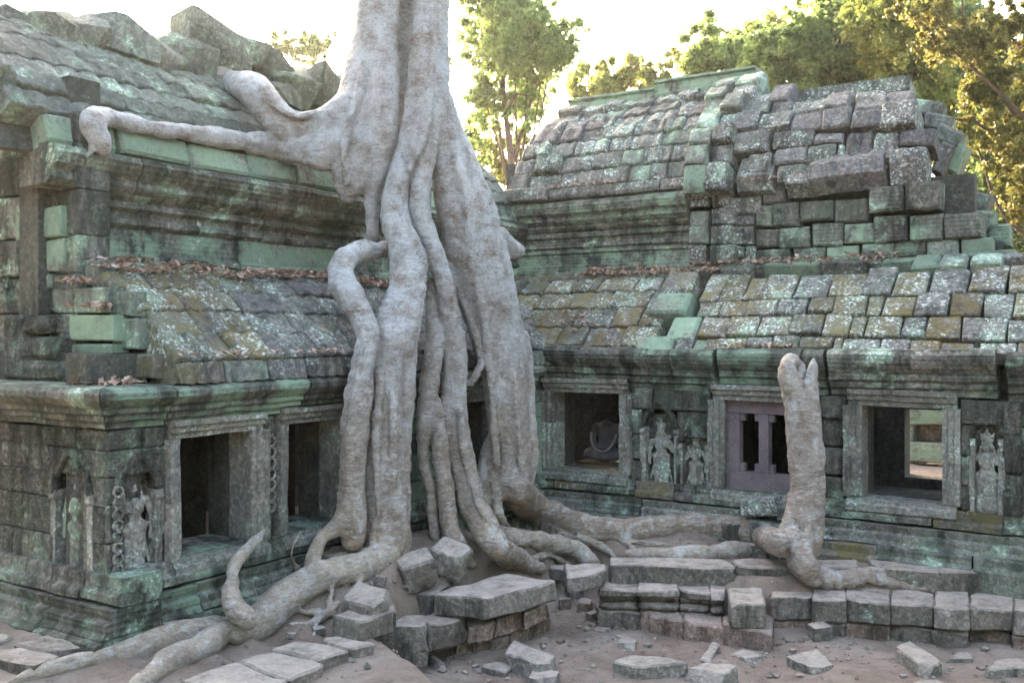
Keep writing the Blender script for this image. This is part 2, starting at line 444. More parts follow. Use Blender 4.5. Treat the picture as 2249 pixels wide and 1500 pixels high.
def bark(name, up, low, z0=.7, z1=3.2):
    m, b, new, L = nodes(name)
    pos = new('ShaderNodeNewGeometry').outputs['Position']
    sp = new('ShaderNodeSeparateXYZ'); L.new(pos, sp.inputs[0])
    zr = new('ShaderNodeMapRange'); zr.inputs[1].default_value = z0; zr.inputs[2].default_value = z1; L.new(sp.outputs[2], zr.inputs[0])
    zf = math_(new, L, 'ADD', zr.outputs[0], math_(new, L, 'MULTIPLY', math_(new, L, 'SUBTRACT', noise(new, L, pos, 2.2, 5), .5), 1.1))
    c = mixc(new, L, ramp(new, L, zf, .1, .9), low, up)
    c = mixc(new, L, ramp(new, L, noise(new, L, pos, 5, 7, .7), .42, .68), c, tuple(x*.62 for x in low))
    c = mixc(new, L, math_(new, L, 'MULTIPLY', ramp(new, L, noise(new, L, pos, 13, 7, .75, (1, 1, 2.5)), .48, .66), .75), c, (.54, .53, .52))
    c = mixc(new, L, math_(new, L, 'MULTIPLY', ramp(new, L, noise(new, L, pos, 34, 5, .8, (1, 1, 2)), .36, .48, (1, 1, 1, 1), (0, 0, 0, 1)), .65), c, (.13, .10, .085))
    v = new('ShaderNodeTexVoronoi'); v.inputs['Scale'].default_value = 26; L.new(pos, v.inputs['Vector'])
    wn_ = new('ShaderNodeTexNoise'); wn_.inputs['Scale'].default_value = 14; wn_.inputs['Detail'].default_value = 4; L.new(pos, wn_.inputs['Vector']); L.new(mixc(new, L, .16, pos, wn_.outputs['Color']), v.inputs['Vector']); v.inputs['Scale'].default_value = 34
    pit = ramp(new, L, v.outputs['Distance'], .05, .24, (1, 1, 1, 1), (0, 0, 0, 1))
    c = mixc(new, L, math_(new, L, 'MULTIPLY', pit, math_(new, L, 'MULTIPLY', ramp(new, L, noise(new, L, pos, 5, 5, .7), .46, .58), ramp(new, L, zf, .2, .8, (1, 1, 1, 1), (.15, .15, .15, 1)))), c, (.10, .075, .058))
    f = ramp(new, L, noise(new, L, pos, 1.6, 6, .75), .56, .70)
    c = mixc(new, L, math_(new, L, 'MULTIPLY', f, .4), c, (.20, .145, .105))
    f = ramp(new, L, noise(new, L, pos, 2.3, 7, .75, (1.6, 1.6, .7)), .54, .66)
    c = mixc(new, L, math_(new, L, 'MULTIPLY', f, .6), c, (.58, .575, .57))
    f = ramp(new, L, noise(new, L, pos, 6.5, 6, .8, (1.4, 1.4, .5)), .60, .68)
    c = mixc(new, L, math_(new, L, 'MULTIPLY', f, .6), c, (.105, .09, .078))
    L.new(c, b.inputs['Base Color']); b.inputs['Roughness'].default_value = .62
    lump = noise(new, L, pos, 20, 5, .7)
    wr = noise(new, L, pos, 9, 6, .72, (1, 1, 4.5)); wr2 = noise(new, L, pos, 30, 4, .7, (1, 1, 2.2))
    bump(new, L, b, [(wr, .95, .07), (lump, .8, .04), (wr2, .8, .02), (pit, .5, -.02)])
    return m
M['bark'] = bark('bark_silver', (.45, .455, .465), (.33, .24, .172), .7, 3.2)
M['root'] = bark('bark_root_dusty', (.43, .345, .27), (.41, .32, .245), 0, 1.2)
M['deadwood'] = bark('bark_dead_root', (.40, .34, .29), (.34, .25, .195), .3, 2.2)

def simple(name, c1, c2, scale, rough=.9, bs=.5, bd=.02, detail=6):
    m, b, new, L = nodes(name); pos = new('ShaderNodeNewGeometry').outputs['Position']
    c = mixc(new, L, ramp(new, L, noise(new, L, pos, scale, detail, .65), .35, .65), c1, c2)
    c = mixc(new, L, ramp(new, L, noise(new, L, pos, scale*9, 4, .7), .5, .75), c, tuple(x*1.25 for x in c2))
    L.new(c, b.inputs['Base Color']); b.inputs['Roughness'].default_value = rough
    bump(new, L, b, [(noise(new, L, pos, scale*4, 6, .7), bs, bd*2), (noise(new, L, pos, scale*22, 5, .7), bs, bd*.5)])
    return m
def earth():
    m, b, new, L = nodes('dusty_earth'); pos = new('ShaderNodeNewGeometry').outputs['Position']
    c = mixc(new, L, ramp(new, L, noise(new, L, pos, 1.4, 7, .7), .35, .65), (.19, .13, .10), (.34, .265, .22))
    c = mixc(new, L, math_(new, L, 'MULTIPLY', ramp(new, L, noise(new, L, pos, 7, 7, .78), .52, .66), .7), c, (.15, .105, .08))
    c = mixc(new, L, math_(new, L, 'MULTIPLY', ramp(new, L, noise(new, L, pos, 55, 4, .8), .58, .68), .6), c, (.44, .37, .32))
    L.new(c, b.inputs['Base Color']); b.inputs['Roughness'].default_value = .97
    bump(new, L, b, [(noise(new, L, pos, 6, 8, .75), .9, .09), (noise(new, L, pos, 30, 6, .8), .8, .03), (noise(new, L, pos, 110, 4, .8), .6, .008)])
    return m
M['ground'] = earth()
M['timber'] = simple('timber_purple_brown', (.075, .058, .064), (.135, .104, .112), 4, .7, .25, .008)
M['statue'] = simple('statue_stone', (.08, .075, .085), (.14, .13, .145), 8, .8, .3, .008)
M['sash'] = simple('pale_cloth', (.2, .195, .21), (.28, .27, .28), 12, .8, .3, .006)
M['trunk'] = simple('tree_bark_brown', (.05, .032, .024), (.10, .062, .045), 5, .9, .5, .02)

def leafmat(name, c1, c2, scale=.8, trans=.5):
    m, b, new, L = nodes(name); pos = new('ShaderNodeNewGeometry').outputs['Position']
    c = mixc(new, L, ramp(new, L, noise(new, L, pos, scale, 3, .7), .35, .65), c1, c2)
    c = mixc(new, L, ramp(new, L, noise(new, L, pos, 9, 2, .7), .35, .7), c, tuple(x*.55 for x in c1))
    L.new(c, b.inputs['Base Color']); b.inputs['Roughness'].default_value = .55
    t = new('ShaderNodeBsdfTranslucent'); L.new(c, t.inputs['Color'])
    mx = new('ShaderNodeMixShader'); mx.inputs[0].default_value = trans
    L.new(b.outputs[0], mx.inputs[1]); L.new(t.outputs[0], mx.inputs[2])
    L.new(mx.outputs[0], m.node_tree.nodes['Material Output'].inputs['Surface'])
    return m
M['leaf_a'] = leafmat('leaf_mid_green', (.12, .19, .06), (.22, .27, .08), trans=.68)
M['leaf_b'] = leafmat('leaf_yellow_green', (.16, .20, .045), (.27, .26, .07), trans=.68)
M['leaf_c'] = leafmat('leaf_dark_green', (.07, .13, .045), (.12, .17, .055), trans=.6)
M['leaf_d'] = leafmat('leaf_olive_brown', (.11, .12, .03), (.19, .15, .05), trans=.55)
M['litter'] = leafmat('dead_leaf', (.26, .16, .115), (.44, .32, .26), 3, .15)

# ------------------------------------------------------------------ ground
def Z(px, py, z): p = at_z(px, py, z); return (p.x, p.y, z)
TERR = np.array([Z(1300, 1150, .56), Z(1500, 1180, .54), Z(1400, 1228, .44), Z(1520, 1232, .42), Z(1680, 1235, .40), Z(1850, 1242, .40), Z(2050, 1250, .40), Z(1900, 1235, .46), Z(2200, 1250, .44), Z(1100, 1180, .62), Z(1200, 1235, .53), Z(640, 1190, .78), Z(870, 1205, .80), Z(740, 1200, .82),
                 Z(700, 1250, .70), Z(650, 1350, .52), Z(800, 1290, .60), Z(950, 1215, .70), Z(1050, 1250, .58), Z(560, 1300, .55), Z(450, 1400, .53), Z(100, 1480, .52), Z(300, 1475, .46), Z(600, 1440, .24), Z(720, 1420, .26), Z(520, 1490, .22), Z(0, 1400, .58), (-5.35, 4.6, .58), (-5.3, 3.7, .55),
                 (-5.6, 8.9, .66), (-5.3, 7.0, .76), (-1, 9.2, .44), (1, 9, .42), (-4, 9.3, .56), (-5.2, 3.2, .5), (-4.3, 3.2, .30), (-7, 2.5, .55), (-6, 1, .5), (4, 9, .4), (-8, 12, .5), (0, 16, .5), (-12, 8, .5)])
BND = np.array([(40, 9.5, 0), (3, 9.0, 0)]+[Z(x, y, 0) for x, y in ((2249, 1392), (2100, 1398), (1900, 1398), (1700, 1402), (1590, 1392), (1440, 1362), (1330, 1332), (1270, 1305), (1200, 1345), (1110, 1385), (1050, 1412), (960, 1440), (900, 1490))]+[(-3.3, 4.9, 0), (-3.2, 3.0, 0), (-3.2, -30, 0)])[:, :2]
def bsd(X, Y):
    best = np.full(X.shape, 1e9); sg = np.zeros(X.shape)
    for i in range(len(BND)-1):
        a, b = BND[i], BND[i+1]; v = b-a; t = np.clip(((X-a[0])*v[0]+(Y-a[1])*v[1])/(v@v), 0, 1)
        dx, dy = X-a[0]-t*v[0], Y-a[1]-t*v[1]; d = np.hypot(dx, dy); m = d < best
        best = np.where(m, d, best); sg = np.where(m, np.sign(v[0]*(Y-a[1])-v[1]*(X-a[0])), sg)
    return -best*sg
def gz(X, Y):
    X = np.atleast_1d(np.asarray(X, float)); Y = np.atleast_1d(np.asarray(Y, float))
    W = 0; H = 0
    for (x, y, z) in TERR:
        w = 1/((X-x)**2+(Y-y)**2+.03)**1.6; W = W+w; H = H+w*z
    T = H/W; s = np.clip((bsd(X, Y)-.06)/.34, 0, 1); s = s*s*(3-2*s)
    P = np.stack([X, Y, 0*X], -1).reshape(-1, 3)
    n = (.035*vnoise(P, 1.3, 21)+.022*vnoise(P, 4.1, 22)+.011*vnoise(P, 10, 23)).reshape(X.shape)
    return T*s+n*(1-.3*s)
def gz1(x, y): return float(gz([x], [y])[0])
def axis(lo, hi, step, far):
    a = list(np.arange(lo, hi, step)); o = hi; st = step
    while o < far: a.append(o); st *= 1.35; o += st
    a.append(far); o = lo-step; st = step; pre = []
    while o > -far: pre.append(o); st *= 1.35; o -= st
    pre.append(-far); return np.array(pre[::-1]+a)
gx, gy = axis(-7.6, 1.4, .045, 600), axis(2.6, 9.7, .045, 600)
GX, GY = np.meshgrid(gx, gy, indexing='ij'); GZ = gz(GX, GY)
nx, ny = GX.shape; I = np.arange(nx*ny).reshape(nx, ny)
gf = np.stack([I[:-1, :-1], I[1:, :-1], I[1:, 1:], I[:-1, 1:]], -1).reshape(-1, 4)
gme = bpy.data.meshes.new('ground'); gme.from_pydata(np.stack([GX, GY, GZ], -1).reshape(-1, 3).tolist(), [], gf.tolist())
gme.polygons.foreach_set('use_smooth', [True]*len(gme.polygons)); gme.materials.append(M['ground'])
gob = bpy.data.objects.new('ground', gme); COL.objects.link(gob); gob['kind'] = 'structure'
def ground_hit(px, py, d0=4.5, d1=14):
    r = ray(px, py); d = np.arange(d0, d1, .01); X, Y, Zz = r.x*d, r.y*d, EYE+r.z*d
    g = gz(X, Y); ok = Zz <= g; i = int(np.argmax(ok)); return float(d[i]) if ok[i] else d1

# ------------------------------------------------------------------ right wing
CX = (-5.72, -.2)          # along X
def rect(F, x0, y0, x1, y1, u=0.):
    ym, xm = (y0+y1)/2, (x0+x1)/2
    a0, a1 = F.px(x0, ym, u)[0], F.px(x1, ym, u)[0]
    return min(a0, a1), max(a0, a1), F.px(xm, y1, u)[1], F.px(xm, y0, u)[1]
SILL, HEAD = 1.03, 1.9
W1 = (-5.62, -4.78, SILL, 1.92); W2 = (*rect(FR, 1592, 905, 1768, 1095)[:2], .98, HEAD); W3 = (*rect(FR, 1893, 900, 2070, 1098)[:2], 1.02, 1.9)
D1 = rect(FR, 1412, 915, 1486, 1092); D2 = rect(FR, 1495, 950, 1556, 1100); D3 = rect(FR, 2132, 935, 2202, 1108)
D1 = (D1[0], D1[1], .88, D1[3]); D2 = (D2[0], D2[1], .88, D2[3]); D3 = (D3[0], D3[1], .9, D3[3])
right = thing('temple_gallery', (-3, YR+1, .5), 'grey temple gallery with ribbed vault and half collapsed roof end, right of the big tree', 'temple gallery')
BACKWIN = (-2.45, -1.75, .75, 1.62)
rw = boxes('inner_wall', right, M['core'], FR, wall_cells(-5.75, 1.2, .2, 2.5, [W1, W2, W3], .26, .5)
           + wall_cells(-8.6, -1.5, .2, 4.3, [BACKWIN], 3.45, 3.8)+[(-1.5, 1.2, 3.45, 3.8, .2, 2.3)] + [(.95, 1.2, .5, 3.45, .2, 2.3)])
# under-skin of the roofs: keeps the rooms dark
def shell(name, parent, F, P, a0, a1, zs, inset, th, mat):
    out, inn = [], []
    for z in zs:
        q = P.s_of(z); u, zz = P.pt(q); nu, nz = P.nrm(q); out.append((u-nu*inset, zz-nz*inset)); inn.append((u-nu*(inset+th), zz-nz*(inset+th)))
    poly = out+inn[::-1]
    V, Fc = loft([np.array([F.w(a, u, z) for u, z in poly]) for a in (a0, a1)])
    return mk(name, V, Fc, mat, parent, smooth=0)
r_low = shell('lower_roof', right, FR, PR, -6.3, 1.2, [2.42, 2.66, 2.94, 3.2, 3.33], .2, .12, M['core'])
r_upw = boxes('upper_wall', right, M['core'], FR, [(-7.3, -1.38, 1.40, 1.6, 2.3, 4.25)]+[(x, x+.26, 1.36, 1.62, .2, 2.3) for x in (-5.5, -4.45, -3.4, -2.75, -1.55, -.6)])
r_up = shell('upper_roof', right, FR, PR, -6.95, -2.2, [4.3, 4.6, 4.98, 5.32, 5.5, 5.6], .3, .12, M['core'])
# the far slope of the vault and the inner floor
bk = [(2.4, 5.62), (2.8, 5.5), (3.2, 5.1), (3.5, 4.6), (3.7, 4.2), (3.45, 4.2), (3.3, 4.6), (3.05, 4.98), (2.7, 5.3), (2.4, 5.45)]
V, Fc = loft([np.array([FR.w(a, u, z) for u, z in bk]) for a in (-6.95, -2.2)]); mk('far_roof_slope', V, Fc, M['roof'], right, smooth=0)
boxes('floor', right, M['core'], FR, [(-7.2, 1.2, .5, 3.45, .3, .62)])
for g_ in ((-7.2, -6.95, 1.4, 3.5, 2.3, 4.9), (-2.45, -2.2, 1.6, 3.5, 2.3, 5.2)): boxes('gable', right, M['core'], FR, [g_])
boxes('corner_pier', right, M['core'], FR, [(-6.35, -5.77, -.2, .35, .2, 2.44)])

def rmat(a, z, row):
    r = R.random()
    if row == 'low1': return M['rooflow'] if r < .88 else M['roofochre']
    return M['roof'] if r < .85 else M['roofgreen']
# lower half vault, left length (regular, ribbed)
XS = FR.px(1480, 690, .3)[0]
for i, (z0, z1) in enumerate(((2.44, 2.66), (2.66, 2.88), (2.88, 3.08), (3.08, 3.24), (3.24, 3.35))):
    for a0, a1 in split(XL-PL.uz(z0)-.25, XS-.12, .32, .55):
        sblock('roof_stone', r_low, rmat(a0, z0, 'low1'), FR, a0, a1, PR, z0, z1, R.uniform(-.01, .025), rib=.03, ribw=.2, T=.2)
# the pilaster-like end rib between the two lengths (tumbled pale stones)
for i, (x0, y0, x1, y1, pr) in enumerate(((1462, 612, 1530, 655, .1), (1438, 655, 1520, 700, .1), (1470, 700, 1535, 755, .06), (1400, 748, 1480, 800, .08), (1482, 752, 1520, 800, .05), (1520, 748, 1560, 800, .03))):
    h0, h1 = PR.hit(FR, x0, (y0+y1)/2), PR.hit(FR, x1, (y0+y1)/2); t, bt = PR.hit(FR, (x0+x1)/2, y0), PR.hit(FR, (x0+x1)/2, y1)
    sblock('roof_stone', r_low, R.choice([M['green'], M['roofwhite'], M['roofochre']]), FR, h0[0], h1[0], PR, bt[1], t[1], pr, T=.3, ch=.03, rot=.03)
C6 = lambda x, y: (1550+x*.4666, 100+y*.4666)
ROWS = {
 'A': [(0, 1085, 90, 1210), (90, 1090, 195, 1215), (195, 1110, 275, 1205), (275, 1095, 420, 1205), (430, 1090, 590, 1190), (590, 1085, 750, 1185), (750, 1065, 888, 1180), (893, 1075, 1050, 1185), (1065, 1065, 1240, 1170), (1255, 1050, 1425, 1165), (1430, 1050, 1560, 1170)],
 'B': [(-30, 1215, 75, 1282), (75, 1215, 200, 1282), (200, 1210, 340, 1276), (340, 1205, 478, 1272), (490, 1195, 606, 1260), (606, 1190, 762, 1278), (765, 1190, 835, 1282), (838, 1192, 985, 1282), (987, 1178, 1142, 1282), (1150, 1174, 1302, 1282), (1310, 1178, 1450, 1290), (1455, 1180, 1560, 1290)],
 'C': [(-20, 1290, 110, 1380), (110, 1284, 250, 1372), (250, 1280, 405, 1368), (405, 1274, 555, 1362), (555, 1268, 682, 1372), (685, 1287, 752, 1376), (760, 1287, 925, 1380), (925, 1287, 1040, 1382), (1042, 1290, 1204, 1390), (1210, 1293, 1422, 1400), (1425, 1300, 1560, 1400)],
 'D': [(-10, 1390, 40, 1490), (40, 1387, 190, 1482), (190, 1380, 312, 1474), (315, 1374, 440, 1474), (440, 1378, 597, 1482), (602, 1387, 642, 1498), (645, 1395, 820, 1484), (820, 1388, 960, 1490), (960, 1400, 1106, 1490), (1106, 1405, 1262, 1490), (1285, 1410, 1460, 1500), (1462, 1410, 1560, 1500)]}
def photo_block(c, parent, F, P, mat, proud=0., name='roof_stone', conv=C6, **k):
    x0, y0 = conv(c[0], c[1]); x1, y1 = conv(c[2], c[3]); xm, ym = (x0+x1)/2, (y0+y1)/2
    h0, h1, t, bt = P.hit(F, x0, ym), P.hit(F, x1, ym), P.hit(F, xm, y0), P.hit(F, xm, y1)
    if not (h0 and h1 and t and bt): return None
    return sblock(name, parent, mat, F, min(h0[0], h1[0]), max(h0[0], h1[0]), P, bt[1], t[1], proud, **k)
for key, lst in ROWS.items():
    for c in lst:
        far = c[0]/1500; r = R.random()
        m = (M['rooflow'] if r < .9-far*.4 else M['roof'])
        photo_block(c, r_low, FR, PR, m, R.uniform(0, .02)+.03, T=.26, ch=.013, rot=.012, mv=.006, nz=.012, gap=.005)
# ledge under the upper wall
for a0, a1 in split(-5.9, -.4, .5, .9):
    sblock('ledge_stone', r_low, M['green'] if R.random() < .5 else M['roof'], FR, a0, a1, PR, 3.33, 3.40, .02, T=.25, rot=.01)
# upper wall of the left length: plinth course, moulded course, cornice
XG = -4.42
ch = lambda *p: list(p)
for a0, a1 in split(-7.2, XG, .5, .95):
    mould('wall_stone', r_upw, M['greenmould'], FR, a0, a1, [(1.16, 3.36), (1.16, 3.45), (1.2, 3.47), (1.2, 3.6), (1.17, 3.62), (1.17, 3.66), (1.45, 3.66), (1.45, 3.36)])
for a0, a1 in split(-7.2, XG, .45, .8):
    mould('wall_stone', r_upw, M['mould'], FR, a0, a1, [(1.2, 3.665), (1.17, 3.69), (1.17, 3.73), (1.21, 3.75), (1.21, 3.79), (1.16, 3.82), (1.16, 3.86), (1.2, 3.88), (1.14, 3.93), (1.14, 3.97), (1.45, 3.97), (1.45, 3.665)])
for a0, a1 in split(-7.2, XG, .5, .9):
    mould('cornice_stone', r_upw, M['greenmould'], FR, a0, a1, [(1.13, 3.975), (1.08, 4.02), (1.08, 4.08), (1.02, 4.12), (1.0, 4.2), (1.02, 4.26), (1.1, 4.29), (1.45, 4.29), (1.45, 3.975)])
# dark square socket hole in the upper wall beside the tree: surround posts
# upper vault, left length
RZ = [4.30, 4.43, 4.66, 4.88, 5.08, 5.26, 5.42, 5.56, 5.68]
for i in range(len(RZ)-1):
    st = -7.05+.05*i+R.uniform(-.05, .05)
    for a0, a1 in split(st, XG, .28 if i else .5, .5 if i else .8):
        rag = (a0 < -6.4)
        sblock('roof_stone', r_up, R.choice([M['roofdark'], M['roof']]) if rag else rmat(a0, RZ[i], 'up'), FR, a0, a1, PR, RZ[i], RZ[i+1], R.uniform(-.01, .03)+(.06 if i in (0, len(RZ)-2) else 0)+(R.uniform(0, .08) if rag else 0), T=.22, rib=.035 if i else .02, ribw=.2, rot=.02 if rag else .012, ch=.02)
# gable rib at the end of the high vault
GZs = [3.40, 3.62, 3.84, 4.06, 4.28, 4.52, 4.74, 4.95, 5.16, 5.36, 5.54, 5.68, 5.78]
for i in range(len(GZs)-1):
    big = .1 if i < 4 else .13
    for a0, a1 in ((XG, -4.16+R.uniform(-.04, .04)), (-4.14, -3.86+R.uniform(-.03, .03))):
        m = R.choice([M['roofgreen'], M['roofwhite'], M['roofgreen'], M['green']]) if a0 == XG or i > 8 else R.choice([M['roof'], M['roof'], M['roofgreen']])
        sblock('gable_stone', r_up, m, FR, a0, a1, PR, GZs[i], GZs[i+1], big+R.uniform(-.05, .06), T=.45, ch=.022, rot=.04, mv=.02, nz=.02)
# ridge crest
for a0, a1, zt in [(a, b, 5.98 if b > -5.4 else 5.9) for a, b in split(-6.75, -4.0, .5, .8)]:
    mould('ridge_stone', r_up, M['green'], FR, a0, a1, [(2.28, 5.70), (2.26, 5.80), (2.31, 5.82), (2.31, zt-.05), (2.27, zt-.03), (2.27, zt), (2.55, zt), (2.55, 5.70)], nz=.012)
for c in ((135, 335, 250, 415, .08), (140, 417, 305, 515, .08), (205, 517, 315, 608, .05), (145, 612, 325, 712, .06), (80, 715, 265, 800, .04), (95, 802, 235, 852, .05), (95, 855, 230, 945, .05), (105, 945, 188, 1002, .05), (190, 945, 242, 1042, .03), (95, 1004, 242, 1070, .05), (160, 255, 310, 335, .05)):
    photo_block(c[:4], r_up, FR, PR, R.choice([M['roof'], M['roofgreen'], M['roof'], M['roofdark']]), c[4], name='gable_stone', T=.3, ch=.02, rot=.02, nz=.016)
# collapsed length, stones as they lie
UP = [(315, 205, 410, 275, .1), (575, 250, 690, 322, .14), (705, 262, 850, 322, .12), (700, 215, 845, 262, .0), (850, 225, 980, 290, .05), (410, 268, 575, 325, .02), (310, 275, 410, 330, .04),
      (255, 328, 405, 408, .05), (405, 326, 555, 412, .06), (555, 332, 690, 414, .17), (692, 335, 830, 414, .17), (832, 300, 1000, 412, .2),
      (320, 408, 515, 482, .03), (517, 418, 655, 470, .03), (657, 418, 790, 555, .06), (792, 424, 918, 560, .05), (922, 418, 1090, 492, .1),
      (325, 484, 480, 562, .03), (484, 474, 620, 556, .02), (622, 470, 656, 556, .0), (340, 564, 476, 642, .05), (870, 498, 1045, 650, .17), (270, 684, 382, 752, .04), (400, 622, 525, 722, .16)]
for c in UP:
    m = M['roofdark'] if R.random() < .6 else M['roofwhite'] if c[4] > .13 else M['roof']
    fl = .035 if (c[0] in (657, 792, 870)) else 0
    photo_block(c[:4], r_up, FR, PR, m, c[4]*.6+.02, T=.28, ch=.024, rot=.04, mv=.012, nz=.02, rib=fl, ribw=.13)
b = photo_block((490, 556, 862, 702), r_up, FR, PR, M['roofdark'], .13, T=.2, ch=.03, rot=.0, rib=.03, ribw=.14, nz=.02)
b.rotation_euler = (math.radians(-4), math.radians(-2.5), 0); b['label'] = 'big slipped fluted slab'
UW = [(230, 755, 315, 860, .0), (316, 738, 445, 852, .03), (447, 735, 605, 832, .03), (610, 722, 775, 834, .03), (780, 672, 946, 792, .22), (950, 637, 1116, 782, .26),
      (235, 862, 345, 950, -.02), (346, 852, 495, 958, .0), (500, 836, 648, 948, .0), (652, 842, 798, 938, .0), (801, 800, 960, 928, .08), (961, 798, 1120, 926, .08), (1125, 790, 1302, 908, .1),
      (240, 956, 400, 1040, -.02), (416, 950, 570, 1032, -.03), (572, 940, 726, 1026, -.02), (730, 932, 888, 1012, .02), (890, 922, 1040, 1004, .02), (1042, 912, 1196, 1006, .03), (1200, 906, 1346, 1012, .05),
      (976, 1012, 1105, 1066, .06), (1108, 1012, 1242, 1066, .07), (1250, 1010, 1400, 1060, .08)]
for c in UW:
    m = R.choice([M['mould'], M['wall'], M['greenmould']]) if c[1] < 900 else R.choice([M['green'], M['greenmould'], M['roofgreen']])
    photo_block(c[:4], r_upw, FR, PR, m, c[4]*.7+.03, name='wall_stone', T=.3, ch=.022, rot=.025, mv=.01, nz=.014)
# broken right end of the vault: stones jutting out of the gable
for (x, y, d, w, h, tilt, m) in ((2085, 300, 10.75, .3, .2, .5, 'roofgreen'), (2070, 350, 10.6, .14, .36, .35, 'roofdark'), (2100, 350, 10.75, .16, .34, .4, 'green'), (2105, 420, 10.7, .36, .2, .5, 'core'), (2140, 440, 10.6, .34, .2, .4, 'roofgreen'),
                                 (2160, 490, 10.4, .2, .26, .1, 'green'), (2130, 490, 10.5, .3, .2, .2, 'core'), (2195, 520, 10.3, .22, .24, 0, 'greenmould'), (2200, 570, 10.2, .24, .2, 0, 'green'), (2060, 270, 10.9, .3, .2, .3, 'roofgreen'), (2170, 545, 10.3, .3, .2, .1, 'core'), (2215, 610, 10.1, .3, .18, 0, 'roof'), (2035, 240, 11.0, .35, .2, .3, 'roofgreen')):
    c = at(x, y, d); a0 = c.x-w/2; uu = c.y-YR
    o = sblock('gable_stone', r_up, M[m], FR, a0, a0+w, Profile([(uu-.1, 0), (uu-.1, 9)]), c.z-h/2, c.z+h/2, 0, T=.4, ch=.03, rot=.03, nz=.02)
    o.rotation_euler = (0, tilt, 0)

# lower wall of the right wing: cornice, frames, piers, base
EAVE = [(.0, 1.99), (-.03, 1.99), (-.03, 2.05), (-.07, 2.07), (-.07, 2.12), (-.11, 2.15), (-.11, 2.2), (-.17, 2.26), (-.2, 2.32), (-.2, 2.38), (-.15, 2.43), (.2, 2.45), (.26, 1.99)]
for a0, a1 in [(-5.9, -5.2), (-5.2, -4.38), (-4.38, -4.1), (-4.1, -3.62)]+[(-3.58, -2.72), (-2.70, -2.5), (-2.46, -1.0), (-.93, .4), (.4, 1.2)]:
    mould('cornice_stone', rw, R.choice([M['mould'], M['greenmould']]), FR, a0, a1, EAVE, rot=.012, mv=.012, nz=.012)
def window(F, W, parent, fw=.17, steps=3, mat='frame', deep=.26):
    a0, a1, z0, z1 = W; s = fw/steps
    def stepped(p, q, ext):                              # outline across a frame member: t from the opening, u depth
        pts = []
        for i in range(steps):
            pts += [(i*s, -.012-.03*i), ((i+.82)*s, -.012-.03*i)]
        return pts
    st = stepped(0, 0, 0)
    def member(name, fn, l0, l1):
        n = 5; secs = []
        for i in range(n+1):
            f = l0+(l1-l0)*i/n
            row = [fn(t, u, f) for t, u in st]+[fn(fw, .25, f), fn(0, .25, f)]
            secs.append(np.array([F.w(*r) for r in row]))
        V, Fc = loft(secs); V += (.007*vnoise(V, 8, 31)+.005*vnoise(V, 25, 32))[:, None]*np.array([.7, .7, .7])
        mk(name, jiggle(V, .006, .004), Fc, M[mat], parent, smooth=25)
    member('window_lintel', lambda t, u, f: (f, u-.004, z1+t), a0-fw*.75, a1+fw*.75)
    zm = z0+(z1-z0)*R.uniform(.4, .6)
    for l0, l1 in ((z0, zm-.003), (zm+.003, z1)):
        member('window_jamb', lambda t, u, f: (a0-t, u, f), l0, l1)
        member('window_jamb', lambda t, u, f: (a1+t, u, f), l0, l1)
    mould('window_sill', parent, M['frame'], F, a0-fw*.8, a1+fw*.8, [(-.07, z0-.13), (-.1, z0-.11), (-.1, z0-.05), (-.06, z0-.03), (-.06, z0-.004), (.5, z0-.004), (.5, z0-.13)], nz=.01)
for W in (W1, W2, W3): window(FR, W, rw)
fr = lambda W, f=.15: (W[0]-f, W[1]+f, W[2]-.13, W[3]+f-.01)
HR = [fr(W1), fr(W2), fr(W3), D1, D2, D3]
zc = [.98, 1.2, 1.48, 1.76, 1.99]
for i in range(4):
    for p, q in free(-5.72, 1.2, zc[i], zc[i+1], HR):
        for a0, a1 in split(p, q, .2, .46):
            sblock('wall_stone', rw, M['carved'] if R.random() < .65 else M['wall'], FR, a0, a1, PW, zc[i], zc[i+1], R.uniform(0, .045), T=.27, rot=.008, nz=.012)
for W in (W1, W2, W3):     # over the lintels
    sblock('wall_stone', rw, M['wall'], FR, W[0]-.14, W[1]+.14, PW, W[3]+.145, 1.995, .02, T=.27)
def base_courses(F, a0, a1, parent, zb, mats, um=0.):
    for poly, wmn, wmx in (([(-.06, .9), (-.05, .985), (.26, .985), (.26, .80), (-.05, .80), (-.1, .82), (-.1, .87)], .4, .8),
                           ([(-.14, .795), (-.12, .73), (-.17, .71), (-.17, .66), (-.2, .62), (.26, .62), (.26, .795)], .5, .9),
                           ([(-.22, .615), (-.26, .6), (-.26, .54), (-.31, .5), (-.31, zb), (.26, zb), (.26, .615)], .5, .9)):
        for p, q in split(a0, a1, wmn, wmx):
            mould('base_stone', parent, R.choice(mats), F, p, q, [(u+um, z) for u, z in poly], rot=.008, mv=.008, nz=.008)
base_courses(FR, -6.0, 1.2, rw, .30, [M['mould'], M['wall'], M['roofochre'], M['frame']])
# right-hand pilaster
for z0, z1 in ((.98, 1.35), (1.35, 1.7), (1.7, 1.99)):
    a = FR.px(2205, 1000)[0]; sblock('pilaster_stone', rw, M['carved'], FR, a, a+.15, PW, z0, z1, .1, T=.3, rot=.008)

